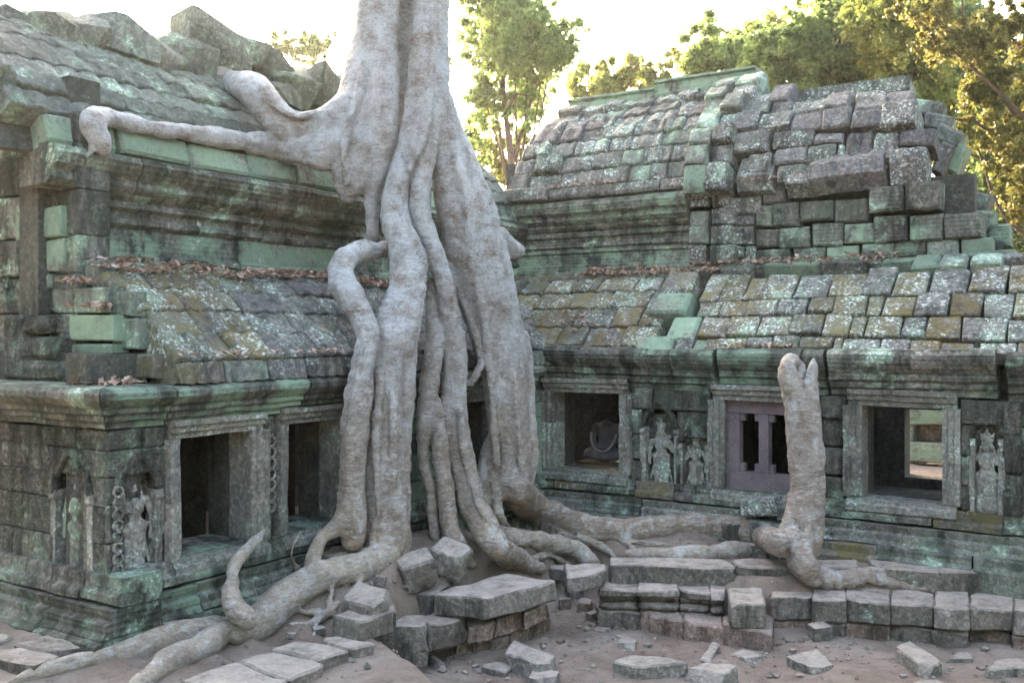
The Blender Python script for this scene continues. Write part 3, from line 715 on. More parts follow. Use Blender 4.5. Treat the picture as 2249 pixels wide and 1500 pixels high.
# ------------------------------------------------------------------ left wing
left = thing('temple_gallery', (XL-1.2, 6.5, .5), 'green lichened temple gallery with carved dancers and square windows, left of the big tree', 'temple gallery')
L1 = rect(FL, 396, 975, 552, 1195); L1 = (L1[0], L1[1], .98, 1.84)
L2a = FL.px(630, 1060)[0]; L2 = (L2a, L2a+.62, .98, 1.86)
L3a = FL.px(1022, 970)[0]; L3 = (L3a, L3a+.66, 1.02, 1.88)
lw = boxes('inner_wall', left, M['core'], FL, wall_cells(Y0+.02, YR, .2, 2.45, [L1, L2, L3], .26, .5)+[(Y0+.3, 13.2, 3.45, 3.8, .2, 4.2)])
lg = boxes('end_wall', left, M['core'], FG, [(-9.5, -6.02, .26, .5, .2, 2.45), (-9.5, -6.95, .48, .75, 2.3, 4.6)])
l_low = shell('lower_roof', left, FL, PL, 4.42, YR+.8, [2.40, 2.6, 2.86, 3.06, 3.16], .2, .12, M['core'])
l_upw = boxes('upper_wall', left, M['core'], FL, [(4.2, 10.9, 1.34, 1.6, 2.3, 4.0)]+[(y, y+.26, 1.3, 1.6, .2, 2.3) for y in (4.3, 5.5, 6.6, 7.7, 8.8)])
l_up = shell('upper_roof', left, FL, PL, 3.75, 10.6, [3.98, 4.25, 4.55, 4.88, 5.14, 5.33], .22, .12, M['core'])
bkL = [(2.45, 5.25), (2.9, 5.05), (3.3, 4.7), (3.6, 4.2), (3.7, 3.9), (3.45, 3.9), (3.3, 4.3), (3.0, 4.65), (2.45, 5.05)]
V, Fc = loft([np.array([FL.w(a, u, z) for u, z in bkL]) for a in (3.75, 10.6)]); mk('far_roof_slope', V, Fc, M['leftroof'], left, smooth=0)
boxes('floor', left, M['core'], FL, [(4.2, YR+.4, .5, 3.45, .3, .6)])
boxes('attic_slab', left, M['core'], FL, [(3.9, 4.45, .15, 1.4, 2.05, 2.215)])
for a0, a1 in split(4.36, YR+.1, .3, .5): sblock('eave_stone', l_low, R.choice([M['roofochre'], M['roofgreen'], M['roofdark']]) if a0 < 5.2 else R.choice([M['roofgreen'], M['roof'], M['greenmould']]), FL, a0, a1, PL, 2.245, 2.385, .02, T=.3, rib=.03, ribw=.11, rot=.01)
# lower vault
for i, (z0, z1) in enumerate(((2.385, 2.58), (2.58, 2.76), (2.76, 2.93), (2.93, 3.07), (3.07, 3.165))):
    st = (4.38, 4.44, 4.40, 4.36, 4.42)[i]
    for a0, a1 in split(st, YR+PR.uz(z0)+.2, .34, .62):
        r = R.random(); near = a0 < 5.3
        m = M['rooflow'] if near else M['roof'] if r < .8 else M['roofdark']
        sblock('roof_stone', l_low, m, FL, a0, a1, PL, z0, z1, R.uniform(-.01, .02)+(.03 if i == 0 else 0), T=.22, rib=.03, ribw=.19, rot=.01)
# sawn-looking green stones that close the vault's end
for k, (x0, y0, x1, y1, yy) in enumerate(((150, 690, 245, 750, 4.24), (150, 752, 243, 822, 4.24), (112, 634, 160, 690, 4.27), (160, 632, 238, 690, 4.26), (72, 600, 110, 635, 4.26), (64, 525, 138, 598, 4.26), (30, 455, 136, 524, 4.25), (245, 700, 300, 770, 4.34), (242, 775, 340, 832, 4.30), (240, 640, 285, 698, 4.34), (140, 572, 215, 632, 4.36))):
    u = yy-Y0; a0, a1, z0, z1 = rect(FG, x0, y0, x1, y1, u)
    sblock('end_stone', l_low, M['roofochre'] if k in (8,) else M['green'] if k in (0, 1, 5, 6) else M['roofgreen'], FG, a0, a1, Profile([(u, 0), (u, 9)]), z0, z1, 0, T=.15, ch=.012, rot=.012, nz=.008)
# upper wall + cornice + attic frieze
for a0, a1 in split(4.36, 10.8, .55, 1.0):
    mould('wall_stone', l_upw, M['green'] if R.random() < .7 else M['greenmould'], FL, a0, a1, [(1.08, 3.18), (1.08, 3.22), (1.12, 3.24), (1.13, 3.44), (1.42, 3.44), (1.42, 3.18)], nz=.006)
for a0, a1 in split(4.36, 10.8, .5, .9):
    mould('wall_stone', l_upw, M['mould'], FL, a0, a1, [(1.14, 3.445), (1.1, 3.47), (1.1, 3.51), (1.14, 3.53), (1.14, 3.57), (1.09, 3.6), (1.09, 3.64), (1.13, 3.66), (1.07, 3.71), (1.42, 3.71), (1.42, 3.445)], nz=.006)
for a0, a1 in split(4.1, 10.8, .6, 1.1):
    mould('cornice_stone', l_upw, M['mould'], FL, a0, a1, [(1.07, 3.715), (1.02, 3.76), (1.02, 3.82), (.96, 3.87), (.93, 3.95), (.96, 4.0), (1.05, 4.02), (1.42, 4.02), (1.42, 3.715)], nz=.006)
for a0, a1 in split(4.1, 10.6, .38, .75):
    sblock('frieze_stone', l_up, M['green'] if R.random() < .55 else M['roofgreen'], FL, a0, a1, PL, 4.03, 4.26, R.uniform(0, .03), T=.2, rot=.012, ch=.025)
LZ = [4.26, 4.42, 4.58, 4.73, 4.87, 5.0, 5.12, 5.22, 5.33]
for i in range(len(LZ)-1):
    end = 10.6 if i < 4 else 9.6-.4*i
    for a0, a1 in split(3.8+R.uniform(0, .2), end, .5, 1.1):
        sblock('roof_stone', l_up, M['leftroof'], FL, a0, a1, PL, LZ[i], LZ[i+1], R.uniform(-.012, .02)+.01*(i % 2), T=.2, rib=.032, ribw=.2, rot=.012)
def chunk(name, mat, c, size, rot, parent=None, nz=.03, seed=None, cut=2, smooth=32, origin='base', deep=(.72, .95)):
    """a broken stone: a box with knocked-off corners and uneven faces"""
    rr = random.Random(seed if seed is not None else R.random())
    bm = bmesh.new(); bmesh.ops.create_cube(bm, size=1)
    for v in bm.verts: v.co = Vector((v.co.x*size[0]*rr.uniform(.86, 1.06), v.co.y*size[1]*rr.uniform(.86, 1.06), v.co.z*size[2]*rr.uniform(.9, 1.05)))
    for _ in range(cut):
        s = [rr.choice((-1, 1)) for _ in range(3)]; p = Vector([s[i]*size[i]*.5*rr.uniform(*deep) for i in range(3)])
        n = Vector((s[0]*rr.uniform(.3, 1)/size[0], s[1]*rr.uniform(.3, 1)/size[1], s[2]*rr.uniform(.3, 1)/size[2])).normalized()
        g = bmesh.ops.bisect_plane(bm, geom=bm.verts[:]+bm.edges[:]+bm.faces[:], plane_co=p, plane_no=n, clear_outer=True)
        e = [x for x in g['geom_cut'] if isinstance(x, bmesh.types.BMEdge)]
        if e: bmesh.ops.contextual_create(bm, geom=e)
    m_ = min(size)
    bmesh.ops.bevel(bm, geom=bm.edges[:], offset=m_*.07, segments=1, affect='EDGES', clamp_overlap=True)
    bmesh.ops.triangulate(bm, faces=[f for f in bm.faces if len(f.verts) > 4])
    V = np.array([v.co[:] for v in bm.verts]); 
    if nz: V += nz*m_*np.stack([vnoise(V+37*rr.random(), 3/m_*.5, 5), vnoise(V+11, 3/m_*.5, 6), vnoise(V+5, 3/m_*.5, 7)], 1)
    V = V@np.array(Euler(rot).to_matrix()).T+np.array(c)
    bm.verts.index_update(); Fc = [[v.index for v in f.verts] for f in bm.faces]; bm.free()
    return mk(name, V, Fc, mat, parent, smooth, origin)
# broken ridge: big tilted stones along the skyline
for k, (px, py, d, sx, sy, sz, rz) in enumerate(((470, 100, 9.9, .6, .5, .42, .3), (400, 125, 9.6, .5, .5, .3, .1), (530, 125, 10.2, .45, .5, .34, -.3), (330, 130, 9.3, .5, .6, .28, .2), (250, 105, 9.0, .6, .6, .3, .1), (160, 85, 8.7, .6, .6, .3, -.1), (585, 165, 10.4, .5, .5, .3, .3), (640, 200, 10.5, .5, .5, .38, .2), (690, 205, 10.7, .4, .5, .34, .6), (90, 70, 8.5, .5, .6, .3, 0), (20, 80, 8.3, .5, .5, .3, .1), (735, 200, 11.0, .5, .5, .3, .1), (600, 215, 10.2, .4, .4, .2, .4))):
    chunk('ridge_stone', M['roofgreen'] if k % 3 else M['leftroof'], at(px, py, d), (sx*1.25, sy*1.2, sz*1.25), (R.uniform(-.3, .3), R.uniform(-.35, .35), rz+math.radians(60)), l_up, cut=7, seed=40+k, origin='center', deep=(.45, .75), nz=.12)
# lower walls: cornice, windows, base
EAVL = [(u*.85, 1.95+(z-1.99)*.62) for u, z in EAVE]
for a0, a1 in [(Y0+.0, 4.32), (4.32, 5.6)]+split(5.62, YR-.25, .8, 1.3):
    mould('cornice_stone', lw, R.choice([M['mould'], M['greenmould'], M['greenmould']]), FL, a0, a1, EAVL, nz=.008, rot=.008, mitre0=1 if a0 == Y0 else 0)
for a0, a1 in [(-9.5, -8.4), (-8.4, -7.2), (-7.2, -6.4), (-6.4, XL)]:
    mould('cornice_stone', lg, R.choice([M['mould'], M['wall']]), FG, a0, a1, EAVL, nz=.008, rot=.004, mitre1=1 if a1 == XL else 0)
for W in (L1, L2, L3): window(FL, W, lw, fw=.14)
E1a = FL.px(255, 1150)[0]; E1b = FL.px(345, 1150)[0]; E1 = (E1a, E1b, .86, 1.62)
E2 = (*rect(FG, 118, 1000, 200, 1240)[:2], .86, 1.62)
HL = [fr(L1, .13), fr(L2, .13), fr(L3, .13), E1]
zl = [.96, 1.18, 1.44, 1.62, 1.80, 1.94]
for i in range(5):
    for p, q in free(Y0, YR, zl[i], zl[i+1], HL):
        for a0, a1 in split(p, q, .22, .5):
            sblock('wall_stone', lw, (M['carved'] if R.random() < .7 else M['wall']) if a0 < 5.6 else R.choice([M['wall'], M['roofgreen'], M['green']]), FL, a0, a1, PW, zl[i], zl[i+1], R.uniform(0, .012), T=.27, rot=.004, gap=.003, ch=.01, nz=.007)
    for p, q in free(-9.5, XL-.02, zl[i], zl[i+1], [E2]):
        for a0, a1 in split(p, q, .4, .8):
            sblock('wall_stone', lg, M['carved'], FG, a0, a1, PW, zl[i], zl[i+1], R.uniform(0, .008), T=.27, rot=.003, gap=.002, ch=.008, nz=.006)
for W in (L1, L2, L3): sblock('wall_stone', lw, M['wall'], FL, W[0]-.13, W[1]+.13, PW, W[3]+.115, 1.945, .01, T=.27)
base_courses(FL, Y0+.0, YR+.25, lw, .28, [M['mould'], M['wall'], M['greenmould']])
base_courses(FG, -9.5, XL+.24, lg, .28, [M['mould'], M['wall']])
# wall above the end cornice: dark recessed masonry and a broken curved pediment
for i, (z0, z1) in enumerate(((2.4, 2.75), (2.75, 3.05), (3.05, 3.35), (3.35, 3.7), (3.7, 4.0), (4.0, 4.3))):
    for a0, a1 in split(-9.4, -6.72, .3, .55):
        u = .42-.0*i; sblock('wall_stone', lg, R.choice([M['carved'], M['wall'], M['mould']]), FG, a0, a1, Profile([(u, 0), (u, 9)]), z0, z1, R.uniform(0, .04), T=.26)
V, Fc = [], []
for k, (x0, y0, x1, y1, u) in enumerate(((35, 735, 120, 790, .22), (30, 790, 140, 840, .18), (38, 690, 95, 735, .25), (0, 690, 36, 840, .2))):
    a0, a1, z0, z1 = rect(FG, x0, y0, x1, y1, u); sblock('pediment_stone', lg, M['carved'], FG, a0, a1, Profile([(u, 0), (u, 9)]), z0, z1, 0, T=.25, ch=.04, rot=.02, nz=.02)
# ------------------------------------------------------------------ carved figures in niches
def cap(a, b, r0, r1=None): return np.array([[*a, r0], [*b, r1 if r1 is not None else r0]], float)
def figure(var):
    s = 1 if var else -1
    P = [cap((0, 0, .80), (0, 0, .855), .05, .047), cap((0, 0, .885), (0, 0, .93), .05, .036), cap((0, 0, .93), (0, 0, 1.03), .026, .008), cap((.045, 0, .9), (.065, 0, .975), .017, .007), cap((-.045, 0, .9), (-.065, 0, .975), .017, .007),
         cap((0, -.05, .83), (0, -.058, .81), .011, .014), cap((-.02, -.045, .785), (.02, -.045, .785), .009),
         cap((.06, 0, .81), (.068, 0, .74), .013), cap((-.06, 0, .81), (-.068, 0, .74), .013), cap((0, 0, .71), (0, 0, .78), .032, .028), cap((-.1, 0, .685), (.1, 0, .685), .04), cap((0, 0, .66), (0, 0, .59), .085, .07),
         cap((.042, -.05, .63), (.042, -.055, .62), .036), cap((-.042, -.05, .63), (-.042, -.055, .62), .036), cap((0, 0, .57), (0, 0, .50), .06, .066), cap((-.045, 0, .46), (.045, 0, .46), .076),
         cap((-.1, -.03, .485), (.1, -.03, .485), .022), cap((.03, 0, .44), (.045, 0, .1), .07, .06), cap((-.03, 0, .44), (-.045, 0, .1), .07, .06), cap((.0, -.06, .45), (.0, -.07, .12), .022, .03),
         cap((.08, 0, .40), (.15, 0, .14), .022, .016), cap((-.08, 0, .40), (-.15, 0, .14), .022, .016), cap((.045, 0, .1), (.045, 0, .03), .032, .03), cap((-.045, 0, .1), (-.045, 0, .03), .032, .03),
         cap((.05, -.03, .022), (.1, -.045, .02), .026, .018), cap((-.05, -.03, .022), (-.1, -.045, .02), .026, .018),
         np.array([[.125*s, 0, .685, .036], [.165*s, -.01, .55, .03], [.155*s, -.035, .42, .022], [.15*s, -.04, .37, .024]]), np.array([[-.125*s, 0, .685, .036], [-.175*s, -.01, .555, .03], [-.105*s, -.05, .62, .022], [-.10*s, -.055, .67, .022]]),
         cap((-.10*s, -.055, .70), (-.115*s, -.05, .77), .016, .028)]
    V, F, _ = sdf_mesh(P, .011, k=120., pad=.06); V = relax(V, F, 1, .4); V[:, 1] *= .52
    V += (.004*vnoise(V, 20, 5))[:, None]
    return V, F.tolist()
FIG = [figure(0), figure(1)]
def arch(name, F, parent, a0, a1, zt, u, mat):
    am, w = (a0+a1)/2, (a1-a0)/2; pts = [(am+math.cos(t)*w, u, zt-w*.9+math.sin(t)*w*1.1*(1+.25*(math.sin(t) > .95))) for t in np.linspace(0, math.pi, 13)]
    V, Fc = tube([F.w(*p) for p in pts], [.032]*13, 6); V += (.008*vnoise(V, 14, 2))[:, None]; mk(name, V, Fc, mat, parent, smooth=60)
def niche(F, D, parent, var, label, mat='frame', h=None):
    a0, a1, z0, z1 = D; am = (a0+a1)/2; h = h or (z1-z0)*.93
    sblock('niche_panel', parent, M['carved'], F, a0-.02, a1+.02, PW, z0, z1+.03, -.10, T=.16, rot=0)
    V, Fc = FIG[var]; V = V*h*np.array([1.12, 1, 1])
    W = np.array([F.w(am+v[0]*(1 if F.k != 'L' else 1), .045+v[1], z0+.02+v[2]) for v in V])
    o = mk('carved_figure', W, Fc, M[mat], parent, smooth=180); o['label'] = label
    arch('niche_arch', F, parent, a0, a1, z1+.05, .0, M['carved'])
    for e in (a0-.0, a1):
        mould('niche_pillar', parent, M['frame'], F, e-.03, e+.03, [(-.02, z0), (-.025, z0+.06), (-.01, z0+.09), (-.012, z1-.2), (-.03, z1-.17), (-.02, z1-.12), (.2, z1-.12), (.2, z0)], gap=0)
niche(FR, D1, rw, 0, 'carved dancer beside the open window'); niche(FR, D2, rw, 1, 'carved dancer with arms folded at the waist'); niche(FR, D3, rw, 0, 'weathered carved dancer by the end pilaster')
niche(FL, E1, lw, 1, 'carved dancer next to the left window', 'frame', .80); niche(FG, E2, lg, 0, 'dark carved dancer round the corner', 'wall', .80)
# rosette strips: round carved bosses up a pilaster
def rosettes(F, a, z0, z1, parent, r=.04, u=-.02):
    z = z0; k = 0
    while z < z1:
        pts = [F.w(a+math.cos(t)*r, u, z+math.sin(t)*r) for t in np.linspace(0, 2*math.pi, 11)]
        V, Fc = tube(pts, [.012]*11, 5, False); mk('rosette', V, Fc, M['frame'], parent, smooth=80)
        z += r*2.15
rosettes(FL, FL.px(592, 1050)[0], 1.22, 1.8, lw); rosettes(FL, Y0+.07, 1.0, 1.6, lw, .035)
# the timber brace in the middle window
W2c = W2
tb = thing('window_brace', ((W2[0]+W2[1])/2, YR+.2, W2[2]), 'purple brown timber frame with one post bracing a temple window', 'wooden frame')
def beam(name, a0, a1, z0, z1, u0=.1, u1=.22): 
    V, Fc = loft([np.array([FR.w(a, u, z) for u, z in ((u0, z0+.006), (u0+.006, z0), (u1, z0), (u1, z1), (u0+.006, z1), (u0, z1-.006))]) for a in (a0, a1)])
    return mk(name, V, Fc, M['timber'], tb, smooth=0)
a0, a1, z0, z1 = W2; mid = FR.px(1677, 1000, .1)[0]
beam('rail', a0, a1, z1-.14, z1, .09, .23); beam('rail', a0, a1, z0-.0, z0+.17, .09, .23)
for p, q in ((a0, a0+.12), (a1-.12, a1), (mid-.05, mid+.05)): beam('post', p, q, z0+.168, z1-.138)
for p, q in ((a0+.118, a0+.17), (mid-.1, mid-.048), (mid+.048, mid+.1)):
    beam('corner_block', p, q, z0+.168, z0+.26, .12, .2); beam('corner_block', p, q, z1-.22, z1-.138, .12, .2)
# headless seated statue in the first window's room
P = [cap((-.16, 0, .56), (.16, 0, .56), .07), cap((0, 0, .52), (0, 0, .32), .15, .12), cap((0, 0, .3), (0, 0, .2), .13, .15), cap((0, 0, .6), (0, 0, .645), .045),
     np.array([[.2, 0, .55, .055], [.24, -.02, .36, .048], [.12, -.14, .24, .038], [.04, -.17, .23, .03]]), np.array([[-.2, 0, .55, .055], [-.24, -.02, .36, .048], [-.12, -.14, .24, .038], [-.04, -.17, .23, .03]]),
     np.array([[.1, 0, .16, .1], [.26, -.12, .12, .085], [.05, -.26, .1, .06], [-.1, -.24, .1, .05]]), np.array([[-.1, 0, .16, .1], [-.26, -.12, .12, .085], [-.05, -.2, .1, .06], [.1, -.26, .1, .05]])]
V, F, _ = sdf_mesh(P, .014, k=90., pad=.08); V = relax(V, F, 1, .4)
sc = at(1332, 1030, 11.9); base = Vector((sc.x, sc.y, 1.0))
st = thing('headless_statue', (base.x, base.y, .6), 'headless seated stone statue with a pale sash, seen inside the dark window', 'statue')
mk('body', V*.76+np.array(base), F.tolist(), M['statue'], st, smooth=180)
pts = [(.21*math.cos(t)*.82, (-.1-.07*math.sin(-t))*.82, (.42+.26*math.sin(t))*.82) for t in np.linspace(-math.pi*1.02, .06, 15)]
V, Fc = tube([base+Vector(p) for p in pts], [.016]*15, 6); mk('sash', V, Fc, M['sash'], st, smooth=80)
boxes('pedestal', st, M['core'], FR, [(base.x-.3, base.x+.3, base.y-YR-.26, base.y-YR+.24, .6, 1.0)])

# ------------------------------------------------------------------ the strangler tree
def surf_d(px, py):
    c = [h[2] for h in (PL.hit(FL, px, py), PR.hit(FR, px, py)) if h]; c.append(ground_hit(px, py)); return min(c)
def path(rows, sink=.8, step=4, dmax=None):
    out = []
    for r in rows:
        px, py, hw = r[:3]; sp = r[3] if len(r) > 3 else None
        if sp is None:
            d = surf_d(px, py); d -= sink*hw*d/FPX
        elif 0 <= sp < 3:
            d = surf_d(px, py); d -= sink*hw*d/FPX+sp
        elif sp < 0: d = (XL-sp)/ray(px, py).x
        else: d = sp
        p = at(px, py, d); out.append((p.x, p.y, p.z, hw*d/FPX))
    s = smooth_path(out, step); s[:, 3] = np.maximum(s[:, 3], .006); return s
T = {}
T['trunk'] = [
 [(838, -330, 75, 9.15), (834, -100, 56, 9.12), (832, 0, 48, 9.1), (822, 100, 50, 9.08), (806, 180, 54, 9.05), (790, 250, 56, 9.0), (778, 310, 50, 8.95), (772, 360, 44, 8.95), (768, 400, 36, 8.98), (765, 425, 24, 9.0)],
 [(862, -330, 40, 9.1), (856, 0, 24, 9.0), (850, 120, 27, 8.96), (844, 220, 33, 8.93), (836, 300, 34, 8.9), (826, 360, 30, 8.95), (820, 420, 20, 8.98), (818, 480, 14, 9.0), (816, 522, 12, 9.02)],
 [(950, -330, 60, 9.0), (948, 0, 42, 8.98), (944, 100, 43, 8.98), (940, 180, 45, 8.95), (935, 250, 46, 8.92), (914, 315, 38, 8.9), (886, 368, 27, 8.87), (868, 430, 26, 8.82), (869, 490, 32, 8.75), (890, 550, 38, 8.65), (895, 630, 42, 8.55), (880, 690, 46, 8.45), (864, 745, 48, 8.33)],
 [(892, -330, 60, 9.4), (890, 0, 45, 9.35), (888, 150, 40, 9.35), (888, 300, 40, 9.4), (890, 420, 40, 9.45)]]
ROOTS = [
 # right buttress, then along the ground to the stump
 [(962, 215, 30, 9.1), (975, 280, 40, 9.12), (998, 360, 52, 9.15), (1018, 440, 62, 9.2), (1040, 540, 68, 9.3), (1062, 620, 66, 9.4), (1082, 700, 60, 9.48), (1103, 780, 53, 9.5), (1110, 860, 48, 9.52), (1118, 950, 46, 9.52), (1124, 1025, 43, 9.5), (1132, 1075, 38, 9.45), (1175, 1115, 34, .05), (1250, 1148, 30, .06), (1330, 1163, 29, .06), (1420, 1163, 28, .06), (1500, 1156, 28, .06), (1580, 1158, 27, .06), (1640, 1165, 27, .06), (1690, 1190, 29, .06)],
 # centre columns
 [(866, 730, 40, 8.35), (848, 790, 36, 8.25), (838, 860, 40, 8.2), (836, 950, 46, 8.17), (840, 1050, 49, 8.12), (846, 1120, 50, 8.08), (850, 1185, 52, 8.02), (852, 1225, 50, 8.0)],
 [(885, 720, 36, 8.42), (890, 790, 26, 8.4), (884, 870, 28, 8.38), (876, 960, 26, 8.34), (874, 1040, 24, 8.3), (882, 1120, 22, 8.22), (888, 1195, 20, 8.1)],
 # looping root on the left, then the left column with its two feet
 [(845, 548, 13, 8.95), (825, 550, 16, 8.75), (790, 552, 22, 8.6), (757, 572, 28, 8.5), (746, 603, 29, 8.45), (768, 650, 28, 8.35), (795, 692, 27, 8.2), (806, 732, 28, 8.08), (798, 785, 29, 7.95), (790, 850, 28, 7.92), (781, 930, 28, 7.9), (776, 1000, 28, 7.88), (772, 1080, 29, 7.86), (772, 1135, 32, 7.84), (776, 1185, 24, 7.8)],
 [(768, 1120, 24, 7.84), (738, 1155, 20, 7.76), (708, 1178, 17, 7.7), (692, 1210, 17, 7.62), (682, 1250, 18, 7.55)],
 # middle root running down to a foot on the slab
 [(938, 300, 32, 8.92), (931, 360, 23, 8.88), (924, 425, 22, 8.86), (925, 480, 24, 8.86), (942, 527, 22, 8.85), (962, 577, 22, 8.85), (976, 627, 21, 8.86), (986, 682, 22, 8.9), (996, 742, 25, 8.95), (1000, 800, 27, 8.97), (997, 880, 29, 8.95), (1006, 960, 29, 8.92), (1020, 1040, 31, 8.87), (1036, 1105, 33, 8.75), (1062, 1158, 31, 8.55), (1092, 1200, 29, 8.35), (1135, 1230, 23), (1185, 1248, 15)],
 [(945, 620, 12, 8.95), (950, 700, 17, 8.92), (956, 760, 20, 8.85), (946, 830, 19, 8.8), (938, 890, 16, 8.8), (930, 960, 15, 8.8), (931, 1020, 13, 8.78), (945, 1070, 12, 8.72), (950, 1130, 10, 8.65), (957, 1185, 9, 8.55)],
 [(955, 880, 12, 8.85), (965, 950, 18, 8.8), (971, 1020, 19, 8.74), (980, 1080, 19, 8.66), (986, 1140, 21, 8.55), (1002, 1190, 18, 8.4), (1035, 1240, 11)],
 [(985, 590, 16, 9.2), (1010, 640, 15, 9.25), (1030, 690, 11, 9.28), (1052, 750, 11, 9.3), (1056, 800, 9, 9.28), (1038, 836, 8, 9.25), (1022, 842, 6, 9.25)],
 # feet of the right buttress
 [(1090, 960, 22, 9.55), (1072, 1010, 20, 9.5), (1064, 1060, 21, 9.42), (1062, 1120, 19, 9.3)],
 [(1090, 1040, 16, 9.4), (1092, 1100, 13, 9.3), (1100, 1135, 10, 9.2), (1120, 1165, 6)],
 [(1148, 740, 14, 9.6), (1160, 830, 12, 9.62), (1165, 920, 12, 9.62), (1168, 1000, 14, 9.6), (1162, 1055, 12, 9.5)],
 # arms over the left roof
 [(790, 240, 55, 8.98), (745, 270, 48, 9.0), (695, 282, 40, 9.05), (640, 278, 40, 9.05), (597, 245, 38, 9.0), (563, 203, 38, 9.0), (512, 182, 27, .22), (462, 165, 20, .25), (425, 156, 10, .22)],
 [(790, 310, 50, 8.95), (740, 330, 50, 8.97), (680, 332, 38, 8.98), (620, 325, 29, .05), (560, 315, 24, .06), (480, 302, 22, .06), (400, 291, 20, .06), (330, 281, 19, .07), (272, 266, 18, .08), (222, 258, 22, .09), (204, 270, 27, .1), (214, 302, 24, .1), (226, 326, 16, .1)],
 [(212, 300, 16, .1), (203, 325, 10, .1), (190, 344, 6, .1)],
 [(1095, 520, 22, 9.75), (1115, 545, 24, 9.9), (1136, 552, 17, 10.1)],
 # ground roots on the left
 [(858, 1200, 34, 7.95), (805, 1243, 33, 7.7), (745, 1256, 33), (692, 1270, 34), (642, 1300, 38), (592, 1343, 42), (548, 1382, 34), (520, 1392, 22)],
 [(578, 1166, 9, 7.25), (560, 1188, 13, 7.2), (520, 1232, 17, 7.1), (508, 1285, 18, 6.85), (515, 1335, 23, 6.7), (545, 1358, 23, 6.62)],
 [(508, 1372, 26), (432, 1388, 33), (360, 1404, 33), (280, 1432, 28), (205, 1448, 23), (125, 1466, 20), (50, 1488, 15), (0, 1508, 10)],
 [(500, 1380, 20), (442, 1420, 31), (382, 1450, 31), (332, 1482, 25), (300, 1510, 20)],
 # ground roots on the right
 [(1062, 1170, 17, .04), (1130, 1180, 21, .04), (1200, 1190, 19, .04), (1260, 1205, 17, .04), (1305, 1236, 11, .03)],
 [(1290, 1192, 6), (1340, 1176, 8), (1378, 1194, 7), (1398, 1218, 5)], [(1345, 1176, 6), (1420, 1194, 6), (1545, 1201, 4)],
 [(1385, 1218, 12, .04), (1480, 1221, 19, .04), (1560, 1215, 20, .04), (1655, 1209, 17, .04)],
 # thin strands in the gaps and over the big roots
 
 
 [(985, 300, 9, 8.98), (1010, 380, 11, 8.93), (1030, 480, 11, 8.95), (1040, 580, 10, 9.05), (1060, 680, 9, 9.18), (1072, 780, 8, 9.26), (1082, 900, 8, 9.3), (1092, 1020, 8, 9.28)],
 [(1040, 400, 9, 9.0), (1068, 500, 10, 9.05), (1092, 600, 10, 9.15), (1112, 700, 9, 9.25), (1128, 820, 9, 9.32), (1138, 950, 9, 9.32), (1150, 1060, 9, 9.28)],
 [(800, 120, 9, 8.86), (790, 200, 11, 8.76), (765, 280, 11, 8.7), (755, 340, 10, 8.7), (762, 400, 9, 8.8)], [(960, 20, 9, 8.8), (952, 120, 10, 8.77), (945, 220, 10, 8.73), (925, 310, 9, 8.72), (900, 370, 8, 8.75)],
 [(835, 820, 9, 8.03), (828, 920, 9, 7.98), (826, 1020, 10, 7.92), (832, 1110, 9, 7.87), (820, 1190, 9, 7.82)], [(862, 860, 8, 8.05), (866, 960, 9, 8.0), (860, 1060, 9, 7.95), (870, 1150, 9, 7.9), (880, 1210, 8, 7.85)],
 [(795, 760, 8, 7.84), (775, 900, 8, 7.78), (768, 1020, 8, 7.76), (760, 1110, 8, 7.74)], [(890, 560, 8, 8.5), (880, 640, 10, 8.38), (862, 720, 10, 8.25), (850, 790, 8, 8.12)],
 
 [(1010, 900, 8, 8.8), (1020, 1000, 8, 8.74), (1040, 1080, 8, 8.6), (1075, 1150, 8, 8.4)], [(690, 250, 9, 8.85), (640, 255, 9, 8.85), (600, 225, 9, 8.8), (575, 190, 8, 8.8)],
 [(800, 1262, 6, .03), (780, 1290, 7, .03), (760, 1300, 5, .02)], [(720, 1270, 6, .03), (730, 1300, 6, .03), (720, 1330, 5, .03), (735, 1350, 4, .02)], [(640, 1330, 6, .03), (670, 1345, 6, .03), (700, 1340, 5, .02)],
 [(700, 1215, 6, .03), (730, 1225, 7, .03), (770, 1215, 6, .03), (800, 1228, 5, .02)], [(620, 1230, 5, .03), (600, 1250, 6, .03), (570, 1255, 5, .03), (545, 1275, 4, .02)], [(1130, 1205, 6, .03), (1170, 1222, 7, .03), (1210, 1222, 6, .03), (1250, 1240, 5, .02)], [(1230, 1170, 5, .03), (1290, 1185, 6, .03), (1330, 1205, 5, .03), (1350, 1225, 4, .02)],
 [(690, 1300, 7), (660, 1290, 9), (610, 1265, 8), (580, 1275, 5)], [(745, 1320, 8), (715, 1350, 9), (680, 1370, 8), (640, 1372, 6)], [(700, 1352, 6), (688, 1395, 4)],
 [(660, 1165, 6, 7.5), (640, 1215, 7, 7.4), (655, 1255, 6)], [(1190, 1205, 8), (1230, 1235, 9), (1262, 1265, 8), (1268, 1300, 5)]]
tp = [path(r) for r in T['trunk']]; rp = [path(r) for r in ROOTS]
V, F, G = sdf_mesh(tp+rp, .023, k=120., pad=.13, hi=(-2.3, 9.6, 6.9))
Nn = vnormals(V, F)
disp = .007*vnoise(V, 24, 55)+.020*vnoise(V*np.array([1, 1, .35]), 6, 51)+.011*vnoise(V, 9, 52)+.006*vnoise(V*np.array([1, 1, 2.4]), 14, 53)
thick = np.clip(vnoise(V, .5, 9)*.3+1, .6, 1.3)
V = V+Nn*(disp*thick)[:, None]; Nn = vnormals(V, F)
tree = thing('strangler_tree', (-5.6, 7.0, .7), 'huge silver barked tree with roots pouring over the temple corner', 'tree')
nt_ = len(tp); part = np.where(G < nt_, -1, G-nt_)
fp = part[F[:, 0]]
